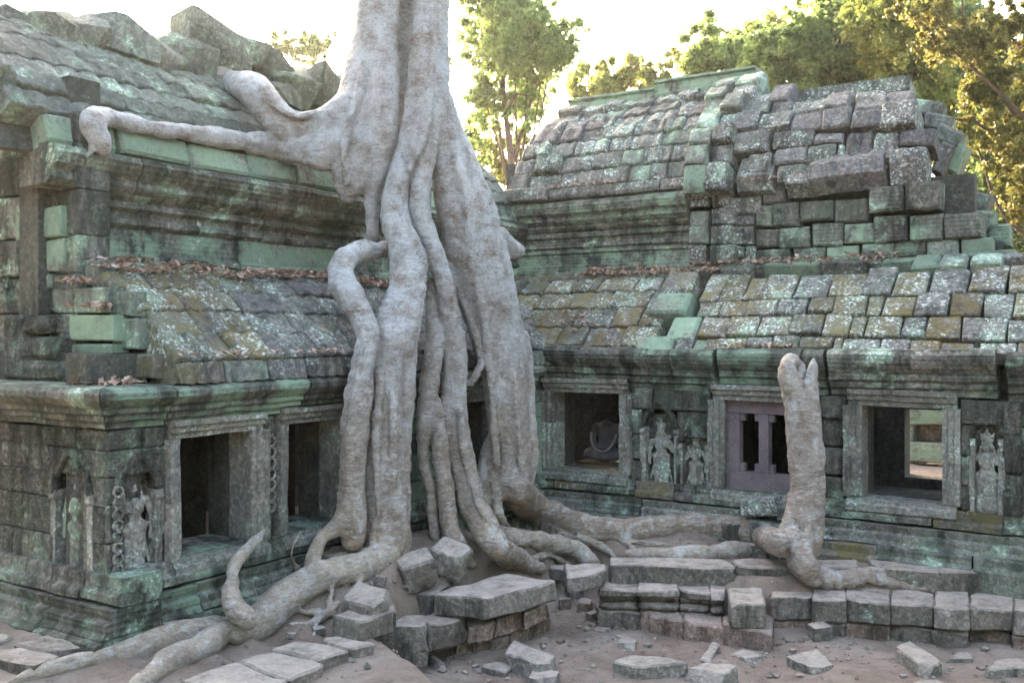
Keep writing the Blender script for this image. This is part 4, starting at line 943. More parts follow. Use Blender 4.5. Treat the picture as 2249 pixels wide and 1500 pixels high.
def comps(idx):
    lab = np.arange(len(V)); ff = F[idx]
    while True:
        m = lab[ff].min(1); new = lab.copy()
        for j in range(4): np.minimum.at(new, ff[:, j], m)
        new = new[new]
        if (new == lab).all(): return lab[ff[:, 0]]
        lab = new
nxt = len(ROOTS)
for rnd_ in range(2):
    for g in range(-1, len(ROOTS)):
        idx = np.where(fp == g)[0]
        if not len(idx): continue
        lb = comps(idx); u, n = np.unique(lb, return_counts=True)
        if len(u) == 1: continue
        for q in u[np.argsort(-n)][1:]:
            sel = idx[lb == q]
            if len(sel) > 250 and rnd_: fp[sel] = nxt; nxt += 1; continue
            if len(sel) > 250: continue
            touch = np.isin(F, np.unique(F[sel])).any(1); touch[sel] = False; near = fp[touch]
            if len(near): vals, cn = np.unique(near, return_counts=True); fp[sel] = vals[cn.argmax()]
for g in range(-1, nxt):
    fs = F[fp == g]
    if not len(fs): continue
    ids, inv = np.unique(fs, return_inverse=True); fs2 = inv.reshape(-1, 4); vv = V[ids]; c = (vv.min(0)+vv.max(0))/2
    me = bpy.data.meshes.new('trunk' if g < 0 else 'root'); me.from_pydata((vv-c).tolist(), [], fs2.tolist())
    me.polygons.foreach_set('use_smooth', [True]*len(me.polygons)); me.normals_split_custom_set_from_vertices(Nn[ids].tolist())
    me.materials.append(M['bark'] if vv[:, 2].max() > 1.5 else M['root'])
    o = bpy.data.objects.new('trunk' if g < 0 else 'root', me); COL.objects.link(o); o.location = c; setpar(o, tree)
lab = {0: 'broad grey buttress root that turns along the ground', 3: 'looping root hugging the roof edge', 13: 'long pale arm lying along the roof eave', 12: 'thick bent arm climbing the roof'}
# high trunk and crown, above the picture
top = at(885, -300, 9.1); V, Fc = tube([top+Vector((0, 0, -.3)), top+Vector((.05, 0, 1.5)), top+Vector((.1, .1, 4)), top+Vector((.1, .3, 7))], [.62, .52, .42, .22], 18)
V += (.05*vnoise(V, 2.2, 8))[:, None]; mk('upper_trunk', V, Fc, M['bark'], tree, smooth=180)

# broken upright root
S = [[(1738, 800, 15, 8.75), (1736, 825, 19, 8.75), (1742, 860, 24, 8.75), (1751, 910, 27, 8.75), (1757, 980, 27, 8.75), (1762, 1060, 27, 8.72), (1762, 1120, 29, 8.68), (1760, 1170, 31, 8.6), (1758, 1205, 30, 8.52), (1752, 1235, 26, 8.45)],
     [(1787, 790, 5, 8.8), (1785, 812, 9, 8.8), (1780, 840, 14, 8.79), (1780, 875, 20, 8.76), (1786, 940, 21, 8.72), (1788, 1040, 22, 8.7), (1788, 1120, 24, 8.66), (1784, 1185, 24, 8.6), (1778, 1215, 20, 8.55)],
     [(1732, 850, 14, 8.7), (1724, 822, 14, 8.72), (1727, 800, 14, 8.76), (1742, 790, 13, 8.84), (1757, 802, 10, 8.88), (1758, 826, 8, 8.86)],
     [(1745, 1180, 30, 8.55), (1722, 1195, 30, 8.5), (1700, 1188, 26, 8.55), (1672, 1176, 24, .06), (1630, 1166, 20, .06), (1590, 1160, 14, .06)],
     [(1755, 1205, 30, 8.5), (1768, 1240, 30, 8.38), (1790, 1264, 27), (1850, 1272, 21), (1915, 1258, 15), (1975, 1256, 12), (2035, 1278, 8), (2055, 1290, 5)],
     [(1880, 1265, 12), (1940, 1275, 10), (2000, 1290, 7), (2080, 1297, 4)], [(1740, 1090, 12, 8.7), (1735, 1140, 18, 8.62), (1715, 1170, 16, 8.56)]]
sp = [path(r, sink=.6) for r in S]; cv = [(*at(x, y, d), r*d/FPX, q) for x, y, d, r, q in ((1759, 806, 8.72, 15, .8), (1757, 828, 8.66, 10, .6), (1766, 900, 8.6, 7, .25), (1772, 1000, 8.55, 6, .15), (1735, 822, 8.62, 6, .6), (1790, 788, 8.72, 5, 1), (1760, 1150, 8.5, 6, .2))]
V, F, G = sdf_mesh(sp, .014, k=190., pad=.08, carve=cv); V = relax(V, F, 1, .35); Nn = vnormals(V, F)
V = V+Nn*(.018*vnoise(V*np.array([1, 1, .25]), 13, 61)+.012*vnoise(V, 11, 62)+.007*vnoise(V, 30, 63))[:, None]
stump = thing('root_stump', tuple(sp[0][-1][:3]), 'broken upright root stump with a hollow forked top in front of the braced window', 'tree stump')
Nn = vnormals(V, F); fp = np.where(np.isin(G[F[:, 0]], (3, 4, 5)), 1, 0)
for g, nm in ((0, 'stump_column'), (1, 'spreading_root')):
    fs = F[fp == g]; ids, inv = np.unique(fs, return_inverse=True); vv = V[ids]; c = (vv.min(0)+vv.max(0))/2
    me = bpy.data.meshes.new(nm); me.from_pydata((vv-c).tolist(), [], inv.reshape(-1, 4).tolist()); me.polygons.foreach_set('use_smooth', [True]*len(me.polygons))
    me.normals_split_custom_set_from_vertices(Nn[ids].tolist()); me.materials.append(M['deadwood'])
    o = bpy.data.objects.new(nm, me); COL.objects.link(o); o.location = c; setpar(o, stump)

# ------------------------------------------------------------------ steps and slabs
def quadstone(name, mat, top, thick, parent=None, cut=1, nz=.012, seed=0, flare=0., bev=.014, smooth=32):
    rr = random.Random(seed); bm = bmesh.new(); c = sum((Vector(t) for t in top), Vector())/4
    tv = [bm.verts.new(t) for t in top]; bv = [bm.verts.new((t[0]+(t[0]-c.x)*flare, t[1]+(t[1]-c.y)*flare, t[2]-thick)) for t in top]
    bm.faces.new(tv); bm.faces.new(bv[::-1])
    for i in range(4): j = (i+1) % 4; bm.faces.new((tv[i], bv[i], bv[j], tv[j]))
    bmesh.ops.recalc_face_normals(bm, faces=bm.faces)
    for _ in range(cut):
        v = Vector(rr.choice(top)); n = (v-c); n.z = rr.uniform(0, .8)*n.length; n = (n.normalized()+Vector((rr.uniform(-.5, .5), rr.uniform(-.5, .5), 0))).normalized(); e = rr.uniform(.03, .09)
        g = bmesh.ops.bisect_plane(bm, geom=bm.verts[:]+bm.edges[:]+bm.faces[:], plane_co=v-n*e, plane_no=n, clear_outer=True)
        ed = [x for x in g['geom_cut'] if isinstance(x, bmesh.types.BMEdge)]
        if ed: bmesh.ops.contextual_create(bm, geom=ed)
    le = [e for e in bm.edges if e.calc_length() > .22]; bmesh.ops.subdivide_edges(bm, edges=le, cuts=3, use_grid_fill=True)
    bmesh.ops.bevel(bm, geom=[e for e in bm.edges if e.is_manifold and e.calc_face_angle(0) > .5], offset=bev, segments=1, affect='EDGES', clamp_overlap=True)
    bmesh.ops.triangulate(bm, faces=[f for f in bm.faces if len(f.verts) > 4])
    bm.verts.index_update(); V = np.array([v.co[:] for v in bm.verts]); Fc = [[v.index for v in f.verts] for f in bm.faces]; bm.free()
    V += nz*np.stack([vnoise(V, 9, 71), vnoise(V, 9, 72), .7*vnoise(V, 9, 73)], 1)+nz*.5*np.stack([vnoise(V, 26, 74), vnoise(V, 26, 75), vnoise(V, 26, 76)], 1)
    return mk(name, V, Fc, mat, parent, smooth, 'base')
terr = thing('stepped_terrace', Z(1900, 1400, 0), 'worn stone steps edging the terrace below the windows', 'stone steps')
xs = [1315, 1580, 1690, 1860, 2050, 2249, 2450]; yf = [1294, 1302, 1310, 1320, 1331, 1345, 1362]; yb = [1280, 1285, 1284, 1288, 1295, 1302, 1312]
fy = lambda x: float(np.interp(x, xs, yf)); by = lambda x: float(np.interp(x, xs, yb))
LZT = .33
for k, (x0, x1) in enumerate(((1315, 1403), (1403, 1490), (1490, 1560), (1560, 1590), (1694, 1783), (1786, 1858), (1859, 1954), (1956, 2050), (2052, 2129), (2131, 2224), (2226, 2330), (2332, 2450))):
    dz = R.uniform(-.012, .012); x0, x1 = x0-1.5, x1+1; q = [Z(x0, fy(x0)+R.uniform(-3, 3), LZT+dz), Z(x1, fy(x1)+R.uniform(-3, 3), LZT+dz), Z(x1, by(x1)-2, LZT+dz), Z(x0, by(x0)-2, LZT+dz)]
    quadstone('step_block', M['slab'] if k % 3 else M['step'], q, R.uniform(.17, .2) if x0 > 1690 else .066, terr, cut=1, seed=k, nz=.013)
    if x0 < 1600:
        nn_ = Vector((-.3, .95, 0))
        quadstone('step_block', M['step'], [tuple(Vector(p)+nn_*.075+Vector((0, 0, -.068))) for p in q], .062, terr, cut=0, seed=k+90, nz=.012, bev=.025)
        quadstone('step_block', M['step'], [tuple(Vector(p)+nn_*.045+Vector((0, 0, -.132))) for p in q], .07, terr, cut=0, seed=k+95, nz=.012, bev=.028)
    n = Vector((.36, -.93, 0)); q2 = [tuple(Vector(p)+n*(-.035)+Vector((R.uniform(-.02, .02), R.uniform(-.015, .015), -.205))) for p in q]
    quadstone('step_block', M['redstep'] if R.random() < .7 else M['step'], q2, .24, terr, cut=1, seed=k+30, nz=.02)
q = [Z(1602, 1322, .36), Z(1682, 1326, .36), Z(1676, 1290, .36), Z(1596, 1288, .36)]; quadstone('step_block', M['step'], q, .22, terr, cut=1, seed=201)
q = [Z(1588, 1376, .15), Z(1698, 1392, .15), Z(1700, 1350, .15), Z(1590, 1340, .15)]; quadstone('step_block', M['redstep'], q, .28, terr, cut=2, seed=202)
q = [Z(1500, 1365, .12), Z(1590, 1380, .12), Z(1590, 1340, .12), Z(1505, 1330, .12)]; quadstone('step_block', M['redstep'], q, .25, terr, cut=1, seed=203)
q = [Z(1425, 1350, .12), Z(1500, 1362, .12), Z(1500, 1328, .12), Z(1425, 1315, .12)]; quadstone('step_block', M['redstep'], q, .25, terr, cut=2, seed=204)
for k, (x0, x1, y0, y1) in enumerate(((1338, 1614, 1239, 1245), (1617, 1742, 1243, 1246), (1745, 1900, 1243, 1247), (1902, 2164, 1247, 1258), (2182, 2330, 1254, 1262), (2332, 2460, 1262, 1268))):
    f0, f1 = Vector(Z(x0, y0, .50)), Vector(Z(x1, y1, .50)); t = (f1-f0).normalized(); n = Vector((-t.y, t.x, 0)); dp = R.uniform(.3, .4)
    quadstone('step_block', M['step'] if k % 2 else M['slab'], [tuple(f0), tuple(f1), tuple(f1+n*dp), tuple(f0+n*dp)], .24, terr, cut=1, seed=k+60, nz=.016)
# the tumbled slabs under the tree: one raised paving, stones as parts of the same broken edge
def C4(x, y): return 650+x/2, 750+y/2
def SL(name, pts, z, thick, mat, label, group, seed, cut=1, zz=None, cat='stone slab', parent=None, nz=.016):
    q = [Z(p[0], p[1], (zz[i] if zz else z)) for i, p in enumerate(pts)]
    o = quadstone(name, M[mat], q, thick, parent, cut, nz, seed)
    if parent is None: tag(o, label, cat, group)
    return o
SL('stone_slab', [(950, 1302), (1064, 1318), (1224, 1276), (1110, 1258)], .50, .17, 'slab', 'largest grey slab with green lichen on its front edge, below the middle root', None, 1, 1)
SL('stone_slab', [(870, 1296), (950, 1304), (1000, 1272), (905, 1268)], .47, .2, 'slab', 'dusty slab wedged behind the largest slab at the tree foot', None, 2, 1)
SL('stone_slab', [(940, 1376), (1028, 1358), (985, 1338), (925, 1350)], .32, .2, 'step', 'moulded block with a broken end under the largest slab', None, 3, 2)
SL('stone_slab', [(862, 1384), (938, 1380), (930, 1348), (865, 1356)], .33, .3, 'step', 'crumbling moulded block below the split flat slab', None, 4, 3)
SL('stone_slab', [(744, 1314), (812, 1334), (872, 1300), (790, 1274)], .68, .10, 'slab', 'cracked flat slab lying by the left ground root', None, 5, 2, zz=[.63, .63, .70, .70])
SL('stone_slab', [(720, 1358), (786, 1368), (866, 1338), (795, 1318)], .57, .16, 'step', 'thin slab lying under the cracked flat slab', None, 6, 2)
SL('stone_slab', [(815, 1350), (868, 1346), (866, 1318), (815, 1322)], .50, .3, 'step', 'upright edge block beside the two rocks', None, 7, 1)
for k, (p, z) in enumerate((([(1030, 1392), (1090, 1376), (1085, 1340), (1025, 1352)], .25), ([(1092, 1376), (1150, 1352), (1140, 1322), (1085, 1338)], .26), ([(1152, 1350), (1216, 1318), (1205, 1296), (1140, 1320)], .28), ([(1040, 1410), (1120, 1396), (1115, 1370), (1035, 1380)], .10), ([(1122, 1394), (1210, 1350), (1200, 1330), (1115, 1366)], .11), ([(1000, 1405), (1062, 1394), (1056, 1360), (995, 1370)], .12), ([(1064, 1393), (1122, 1372), (1114, 1342), (1058, 1358)], .125), ([(1124, 1371), (1190, 1340), (1180, 1312), (1116, 1340)], .13))):
    SL('footing_stone', p, z, .3 if k > 2 else .135, 'redstep', 'red laterite footing stone in the crumbling edge under the largest slab', 'red footing stones', 20+k, 2, cat='stone block')
# paving at lower left
pave = thing('stone_paving', Z(600, 1460, .3), 'row of dusty paving slabs at the foot of the left ground root', 'paving')
for k, p in enumerate(([(518, 1450), (636, 1492), (712, 1456), (586, 1422)], [(590, 1420), (696, 1449), (768, 1426), (672, 1402)], [(684, 1402), (768, 1424), (826, 1412), (742, 1394)], [(380, 1492), (560, 1545), (634, 1495), (518, 1452)], [(200, 1530), (400, 1600), (556, 1548), (376, 1494)])):
    SL('paving_slab', p, .53, .42, 'slab', '', None, 40+k, 1, parent=pave, nz=.012)
for k, p in enumerate(([(-60, 1432), (70, 1462), (130, 1440), (20, 1415)], [(30, 1412), (135, 1436), (190, 1420), (80, 1400)], [(80, 1398), (195, 1418), (235, 1408), (130, 1388)], [(-120, 1410), (20, 1412), (70, 1400), (-60, 1385)])):
    SL('paving_slab', p, .60, .2, 'step', '', None, 50+k, 1, parent=pave)
# ------------------------------------------------------------------ loose stones
def LOOSE(pts, h, label, seed, mat='loose', cut=2, zz=None, name='stone_block', tilt=None):
    xm, ym = sum(p[0] for p in pts)/4, sum(p[1] for p in pts)/4
    g = at(xm, ym+h, ground_hit(xm, ym+h*.6)); z = gz1(g.x, g.y); d = ground_hit(xm, ym+h*.6); top = z+h*d/FPX*.9
    o = quadstone(name, M[mat], [Z(p[0], p[1], top+(zz[i] if zz else 0)) for i, p in enumerate(pts)], (top-z)+.05, None, cut, .014, seed, flare=.02, bev=.012)
    return tag(o, label, 'stone block')
LOOSE([(1108, 1430), (1190, 1462), (1222, 1440), (1128, 1402)], 34, 'long squared block with a flat top lying in the pit below the largest slab', 101)
LOOSE([(1160, 1488), (1215, 1496), (1228, 1474), (1178, 1452)], 26, 'broken wedge of stone against the long squared block', 102, cut=3)
LOOSE([(1346, 1450), (1408, 1468), (1514, 1452), (1408, 1428)], 38, 'big rectangular block with a level dusty top on the pit floor', 103, cut=1)
LOOSE([(1502, 1466), (1575, 1486), (1622, 1460), (1548, 1452)], 30, 'pale block with a chipped corner next to the big rectangular block', 104)
LOOSE([(1602, 1432), (1660, 1452), (1690, 1444), (1630, 1420)], 8, 'thin flat flake of stone half sunk in the pit dust', 105, cut=1)
LOOSE([(1538, 1444), (1560, 1450), (1584, 1408), (1566, 1404)], 12, 'narrow stone leaning at the foot of the red step blocks', 106, cut=1)
LOOSE([(1726, 1440), (1790, 1470), (1842, 1458), (1794, 1424)], 16, 'tilted flat slab lying alone on the pit floor', 107, zz=[.0, .0, -.04, .03])
LOOSE([(1966, 1422), (2030, 1466), (2072, 1452), (1998, 1404)], 36, 'long bar of stone with a dark broken end near the moulded steps', 108, cut=1)
LOOSE([(2058, 1446), (2135, 1446), (2134, 1430), (2065, 1432)], 14, 'thin flat stone beside the long bar of stone', 109)
LOOSE([(2160, 1470), (2270, 1462), (2280, 1432), (2200, 1436)], 18, 'broad wedge shaped slab by the last steps', 110)
LOOSE([(1358, 1414), (1395, 1418), (1400, 1404), (1368, 1400)], 10, 'small pointed stone behind the big rectangular block', 111)
LOOSE([(1060, 1462), (1110, 1474), (1132, 1458), (1080, 1444)], 16, 'rough lump of stone beside the long squared block in the pit', 112, cut=3)
LOOSE([(940, 1452), (975, 1462), (984, 1446), (948, 1440)], 18, 'small squared stone under the moulded block', 113)
LOOSE([(1300, 1386), (1338, 1392), (1340, 1378), (1308, 1372)], 7, 'small flat stone at the foot of the red earth bank', 114)
LOOSE([(1205, 1246), (1240, 1252), (1244, 1236), (1210, 1232)], 14, 'square chip of stone caught among the right ground roots', 115)
LOOSE([(2000, 1500), (2060, 1520), (2090, 1500), (2030, 1485)], 12, 'flat chip of stone in front of the long bar', 116)
SL('stone_slab', [(1246, 1272), (1322, 1262), (1332, 1238), (1240, 1238)], .52, .13, 'slab', 'short slab bridging the earth gap between largest slab and long steps', None, 8, 2)
def BOULD(px, py, w, h, label, seed, mat='loose', rot=None, d=None, cut=3, cat='rock'):
    d = d or ground_hit(px, py+h*.4); c = at(px, py, d-.02); s = d/FPX
    rr = random.Random(seed); o = chunk('rock', M[mat], c, (w*s, w*s*.8, h*s*1.1), rot or (rr.uniform(-.2, .2), rr.uniform(-.2, .2), rr.uniform(-.6, .6)+TH), cut=cut, seed=seed, nz=.09)
    return tag(o, label, cat)
BOULD(915, 1252, 80, 66, 'grey angular rock leaning beside the middle tree column', 301, rot=(.35, -.25, .9)); BOULD(988, 1228, 78, 64, 'tilted dark rock between the two roots above the largest slab', 302, rot=(.4, .35, .3)); BOULD(966, 1243, 30, 34, 'small block squeezed between two angular rocks', 303)
BOULD(1620, 1172, 78, 44, 'dark brown rock resting on the long ground root', 304, 'step', cut=4); BOULD(1812, 1208, 42, 40, 'rounded pale rock behind the stump foot', 305, cut=5); BOULD(1664, 1211, 34, 24, 'rounded rock in the crook of the stump root', 306, cut=5)
BOULD(1799, 1388, 42, 30, 'rounded rock at the base of the lower step', 307, cut=5)
BOULD(805, 1220, 34, 28, 'small pale rock at the foot of the left column', 308, cut=4)
for k, (x, y, w, h, lb) in enumerate(((1262, 1300, 36, 30, 'brown rock under the short slab in the earth gap'), (1285, 1330, 30, 22, 'reddish rock sliding down the earth gap'), (1240, 1325, 26, 22, 'small rock beside the red footing stones in the gap'), (1300, 1352, 22, 14, 'flat chip at the bottom of the earth gap'), (700, 1385, 26, 16, 'small rock just above the row of paving slabs'), (640, 1395, 20, 12, 'tiny rock near the left ground root and paving'), (770, 1255, 24, 18, 'earthy rock on the mound between left roots'), (835, 1275, 26, 20, 'earthy rock above the cracked flat slab'))):
    BOULD(x, y, w, h, lb, 330+k, 'redstep' if k in (1, 2) else 'loose', cut=4)
# the carved block slid out under the braced window
c = FR.px(1670, 1112, -.2); o = sblock('carved_block', None, M['roofwhite'], FR, c[0]-.19, c[0]+.19, Profile([(-.3, 0), (-.3, 9)]), c[1]-.09, c[1]+.09, 0, T=.3, ch=.02, rot=.0)
o.rotation_euler = (0, math.radians(-7), 0); tag(o, 'fluted pale block slid out of place under the braced window', 'stone block')
c = FR.px(1740, 1125, -.2); o = sblock('carved_block', None, M['roofgreen'], FR, c[0]-.15, c[0]+.12, Profile([(-.26, 0), (-.26, 9)]), c[1]-.1, c[1]+.04, 0, T=.3, ch=.02, rot=.0); tag(o, 'greenish block behind the stump base', 'stone block')
c = FR.px(1700, 1155, -.3); o = sblock('carved_block', None, M['wall'], FR, c[0]-.25, c[0]+.28, Profile([(-.32, 0), (-.32, 9)]), .5, c[1]+.04, 0, T=.3, ch=.02, rot=.0); tag(o, 'dark block on the ground beneath the slid fluted block', 'stone block')
# pebbles: the larger ones singly, the rest as rubble
rr = random.Random(5); seeds = []
for k in range(70):
    px, py = rr.choice([(rr.uniform(1240, 1420), rr.uniform(1335, 1420)), (rr.uniform(1640, 1900), rr.uniform(1405, 1440)), (rr.uniform(1950, 2249), rr.uniform(1400, 1490)), (rr.uniform(980, 1300), rr.uniform(1400, 1495)), (rr.uniform(700, 900), rr.uniform(1215, 1300)), (rr.uniform(1400, 1950), rr.uniform(1410, 1495))])
    d = ground_hit(px, py); w = rr.uniform(7, 17)*d/FPX; c = at(px, py, d)
    o = chunk('pebble', M['loose'] if k % 3 else M['redstep'], (c.x, c.y, c.z+w*.12), (w, w*rr.uniform(.6, 1), w*rr.uniform(.4, .7)), (rr.uniform(-.3, .3), rr.uniform(-.3, .3), rr.uniform(0, 6)), cut=2, seed=500+k, nz=.06)
    tag(o, 'fist sized stone lying in the dust among the ruins', 'pebble', 'small loose stones in the dust')
rv, rf = [], []
base_oct = np.array([(1, 0, 0), (0, 1, 0), (-1, 0, 0), (0, -1, 0), (0, 0, .7), (0, 0, -.5)], float); of = [(0, 1, 4), (1, 2, 4), (2, 3, 4), (3, 0, 4), (1, 0, 5), (2, 1, 5), (3, 2, 5), (0, 3, 5)]
npx = np.random.RandomState(3); gxs = npx.uniform(-6.0, .5, 2600); gys = npx.uniform(3.6, 9.3, 2600); gzs = gz(gxs, gys)
for x, y, z in zip(gxs, gys, gzs):
    s = npx.exponential(.008)+.005; b = len(rv); A = npx.uniform(0, 6.3); cA, sA = math.cos(A), math.sin(A); j = base_oct*npx.uniform(.6, 1.3, (6, 3))*s
    rv += [(x+p[0]*cA-p[1]*sA, y+p[0]*sA+p[1]*cA, z+p[2]+s*.2) for p in j]; rf += [tuple(b+i for i in f) for f in of]
tag(mk('rubble', rv, rf, M['loose'], None, 0, None, recalc=False), 'fine grit and gravel scattered over the dusty earth', 'gravel', kind='stuff')
# ------------------------------------------------------------------ dead leaves on the ledges
def litter(name, spots, label, size=(.02, .045), seed=1):
    rs = np.random.RandomState(seed); V, Fc = [], []
    for (x, y, z, n, sx, sy, dirn) in spots:
        for _ in range(n):
            p = np.array([x+rs.normal()*sx, y+rs.normal()*sy, z+abs(rs.normal())*.012]); s = rs.uniform(*size); e = Euler((rs.normal()*.5, rs.normal()*.5, rs.uniform(0, 6.3))).to_matrix()
            q = [(-s, 0, 0), (0, -s*.5, s*.18), (s, 0, .1*s), (0, s*.5, s*.2)]; b = len(V)
            V += [tuple(p+np.array(e@Vector(v))) for v in q]; Fc += [(b, b+1, b+2), (b, b+2, b+3)]
    return tag(mk(name, V, Fc, M['litter'], None, 0, None, recalc=False), label, 'leaf litter', kind='stuff')
def on_prof(F, P, a, z, lift=.03): u = P.uz(z); return F.w(a, u-lift*.5, z+lift)
rs = np.random.RandomState(12); sp_ = []
for a in np.arange(4.42, 8.9, .06): p = on_prof(FL, PL, a, rs.uniform(3.05, 3.15)); sp_.append((*p, 26, .07, .05, 0))
for a in np.arange(4.5, 8.8, .12): p = on_prof(FL, PL, a, rs.uniform(2.40, 3.05)); sp_.append((*p, 1, .03, .03, 0))
for a in np.arange(4.4, 6.4, .09): p = on_prof(FL, PL, a, 2.38, .06); sp_.append((p[0]+.05, p[1], p[2], 3, .04, .05, 0))
litter('leaf_litter', sp_, 'brown dead leaves heaped on the lower left roof', seed=3)
c = at(225, 822, 6.75); litter('leaf_litter', [(c.x, c.y, 2.25, 190, .14, .09, 0), (at(90, 640, 6.9).x, 4.22, 2.98, 25, .06, .05, 0), (at(170, 690, 6.9).x, 4.2, 2.79, 35, .1, .05, 0)], 'pink brown dead leaves piled on the corner cornice', (.025, .05), 4)
sp_ = []
for a in np.arange(-5.75, -4.0, .05): p = on_prof(FR, PR, a, rs.uniform(3.24, 3.36), .05); sp_.append((*p, 18, .05, .06, 0))
for a in np.arange(-4.0, -2.0, .05): p = on_prof(FR, PR, a, rs.uniform(3.28, 3.36), .08); sp_.append((*p, 6, .05, .06, 0))
for a in np.arange(-7.0, -5.2, .06): p = on_prof(FR, PR, a, 4.40, .06); sp_.append((*p, 4, .05, .05, 0))
for a in np.arange(-3.55, -2.8, .05): sp_.append((a, YR-.1, 2.46, 5, .05, .04, 0))
for a in np.arange(-3.75, -2.0, .06): sp_.append((a, YR+1.02, 4.32, 3, .05, .05, 0))
for a in np.arange(-5.7, -5.2, .05): p = on_prof(FR, PR, a, rs.uniform(2.5, 2.8), .05); sp_.append((*p, 7, .05, .05, 0))
litter('leaf_litter', sp_, 'brown dead leaves along the ledges of the right roof', seed=5)

sp_ = []
for k in range(150):
    x, y = rs.uniform(-5.4, .3), rs.uniform(4.2, 9.2); sp_.append((x, y, gz1(x, y)+.012, 1, .01, .01, 0))
litter('leaf_litter', sp_, 'dry leaves blown thinly over the dusty ground', (.012, .028), seed=9)
# ------------------------------------------------------------------ trees behind the temple
def foliage(clumps, n, size, seed, droop=0., flat=.75):
    rs = np.random.RandomState(seed); C = np.array([c[:3] for c in clumps]); Rr = np.array([c[3] for c in clumps])
    pr = Rr**2; k = rs.choice(len(C), n, p=pr/pr.sum())
    v = rs.normal(size=(n, 3)); v /= np.linalg.norm(v, axis=1)[:, None]; v *= (np.abs(rs.normal(0, .75, n)))[:, None]
    v[:, 2] = v[:, 2]*flat-droop*(v[:, 0]**2+v[:, 1]**2)
    sub_ = rs.normal(size=(len(C), 7, 3))*.75; P = C[k]+(v*.55+sub_[k, rs.randint(0, 7, n)])*Rr[k][:, None]+rs.normal(size=(n, 3))*.08*Rr[k][:, None]
    L = size*rs.uniform(.6, 1.3, n)
    a = rs.normal(size=(n, 3)); a /= np.linalg.norm(a, axis=1)[:, None]; a[:, 2] -= droop; b = np.cross(a, rs.normal(size=(n, 3))); b /= np.linalg.norm(b, axis=1)[:, None]
    W = (L*.30)[:, None]*b; A = L[:, None]*a*.5; up = np.cross(a, b)*(L*.12)[:, None]
    V = np.stack([P-A, P+W+up, P+A, P-W+up], 1).reshape(-1, 3)
    Fq = np.arange(n*4).reshape(n, 4)
    return V, Fq
def big_mesh(name, V, F, mat, parent):
    c = V.mean(0); me = bpy.data.meshes.new(name); n = len(F)
    me.vertices.add(len(V)); me.vertices.foreach_set('co', (V-c).astype(np.float32).ravel()); me.loops.add(n*4); me.loops.foreach_set('vertex_index', F.ravel().astype(np.int32))
    me.polygons.add(n); me.polygons.foreach_set('loop_start', np.arange(0, n*4, 4, dtype=np.int32)); me.polygons.foreach_set('loop_total', np.full(n, 4, np.int32)); me.update(calc_edges=True)
    me.materials.append(mat); o = bpy.data.objects.new(name, me); COL.objects.link(o); o.location = c; setpar(o, parent); return o
def tree_at(name, label, px, d, crowns, leaf, n, size, seed, trunk_r=.2, droop=.2, group='trees behind the temple', lean=0, limbs=(), flat=.75, small=.22, top=None):
    rs = random.Random(seed); b = at(px, 730, d); base = Vector((b.x, b.y, gz1(b.x, b.y)))
    t = thing(name, tuple(base), label, 'tree', group); clumps = []; tops = []
    for (cx, cy, rx, ry, m) in crowns:
        s = d/FPX
        for _ in range(m):
            q = at(cx+rs.gauss(0, .45)*rx, cy+rs.gauss(0, .45)*ry, d+rs.gauss(0, .4)*rx*s); clumps.append((*q, rs.uniform(.55, 1.15)*small*(rx+ry)*s))
        tops.append(at(cx, cy, d))
    V, F = foliage(clumps, int(n*1.7), size*.78, seed, droop, flat); big_mesh('crown', V, F, leaf, t)
    hi = at(*top, d) if top else max(tops, key=lambda v: v.z); mid = base.lerp(hi, .5)+Vector((rs.uniform(-.3, .3), rs.uniform(-.3, .3), 0))
    pts = smooth_path([(*base, trunk_r), (*base.lerp(mid, .6), trunk_r*.85), (*mid, trunk_r*.65), (*hi, trunk_r*.2)], 4)
    V, Fc = tube(pts[:, :3], pts[:, 3], 9); V += (.03*vnoise(V, 2, 3))[:, None]; mk('trunk', V, Fc, M['trunk'], t, smooth=180)
    for q in clumps[::max(1, len(clumps)//9)]:
        q = Vector(q[:3]); s0 = Vector(pts[int(len(pts)*rs.uniform(.4, .8))][:3]); m_ = s0.lerp(q, .5)+Vector((0, 0, .25))
        pp = smooth_path([(*s0, trunk_r*.35), (*m_, trunk_r*.2), (*q, .015)], 4); V, Fc = tube(pp[:, :3], pp[:, 3], 6); mk('limb', V, Fc, M['trunk'], t, smooth=180)
    for lm in limbs:
        pp = smooth_path([(*at(x, y, dd), hw*.55*dd/FPX) for x, y, hw, dd in lm], 4); V, Fc = tube(pp[:, :3], pp[:, 3], 7); V += (.02*vnoise(V, 4, 4))[:, None]; mk('limb', V, Fc, M['trunk'], t, smooth=180)
    return t
tree_at('leafy_tree', 'tall drooping tree seen between the great trunk and the right roof', 1150, 24, [(1120, 80, 130, 60, 26), (1190, 110, 70, 50, 10), (1050, 220, 50, 60, 8), (1150, 220, 60, 40, 6), (1040, 330, 40, 50, 6), (1080, 10, 100, 40, 10)], M['leaf_a'], 15000, .19, 1, .16, .35)
tree_at('leafy_tree', 'low yellow green tree filling the gap left of the right roof', 1090, 30, [(1070, 320, 60, 60, 12), (1170, 215, 70, 40, 9), (1110, 390, 60, 50, 8)], M['leaf_b'], 6000, .2, 2, .15)
tree_at('leafy_tree', 'thin yellow green tree above the ridge of the high roof', 1400, 34, [(1330, 175, 80, 28, 10), (1440, 165, 70, 34, 10)], M['leaf_b'], 9000, .2, 3, .15, small=.2)
tree_at('leafy_tree', 'bushy bright tree rising behind the ridge end', 1600, 28, [(1560, 130, 80, 45, 16), (1640, 150, 80, 50, 14), (1520, 150, 50, 30, 6)], M['leaf_a'], 13000, .19, 4, .2)
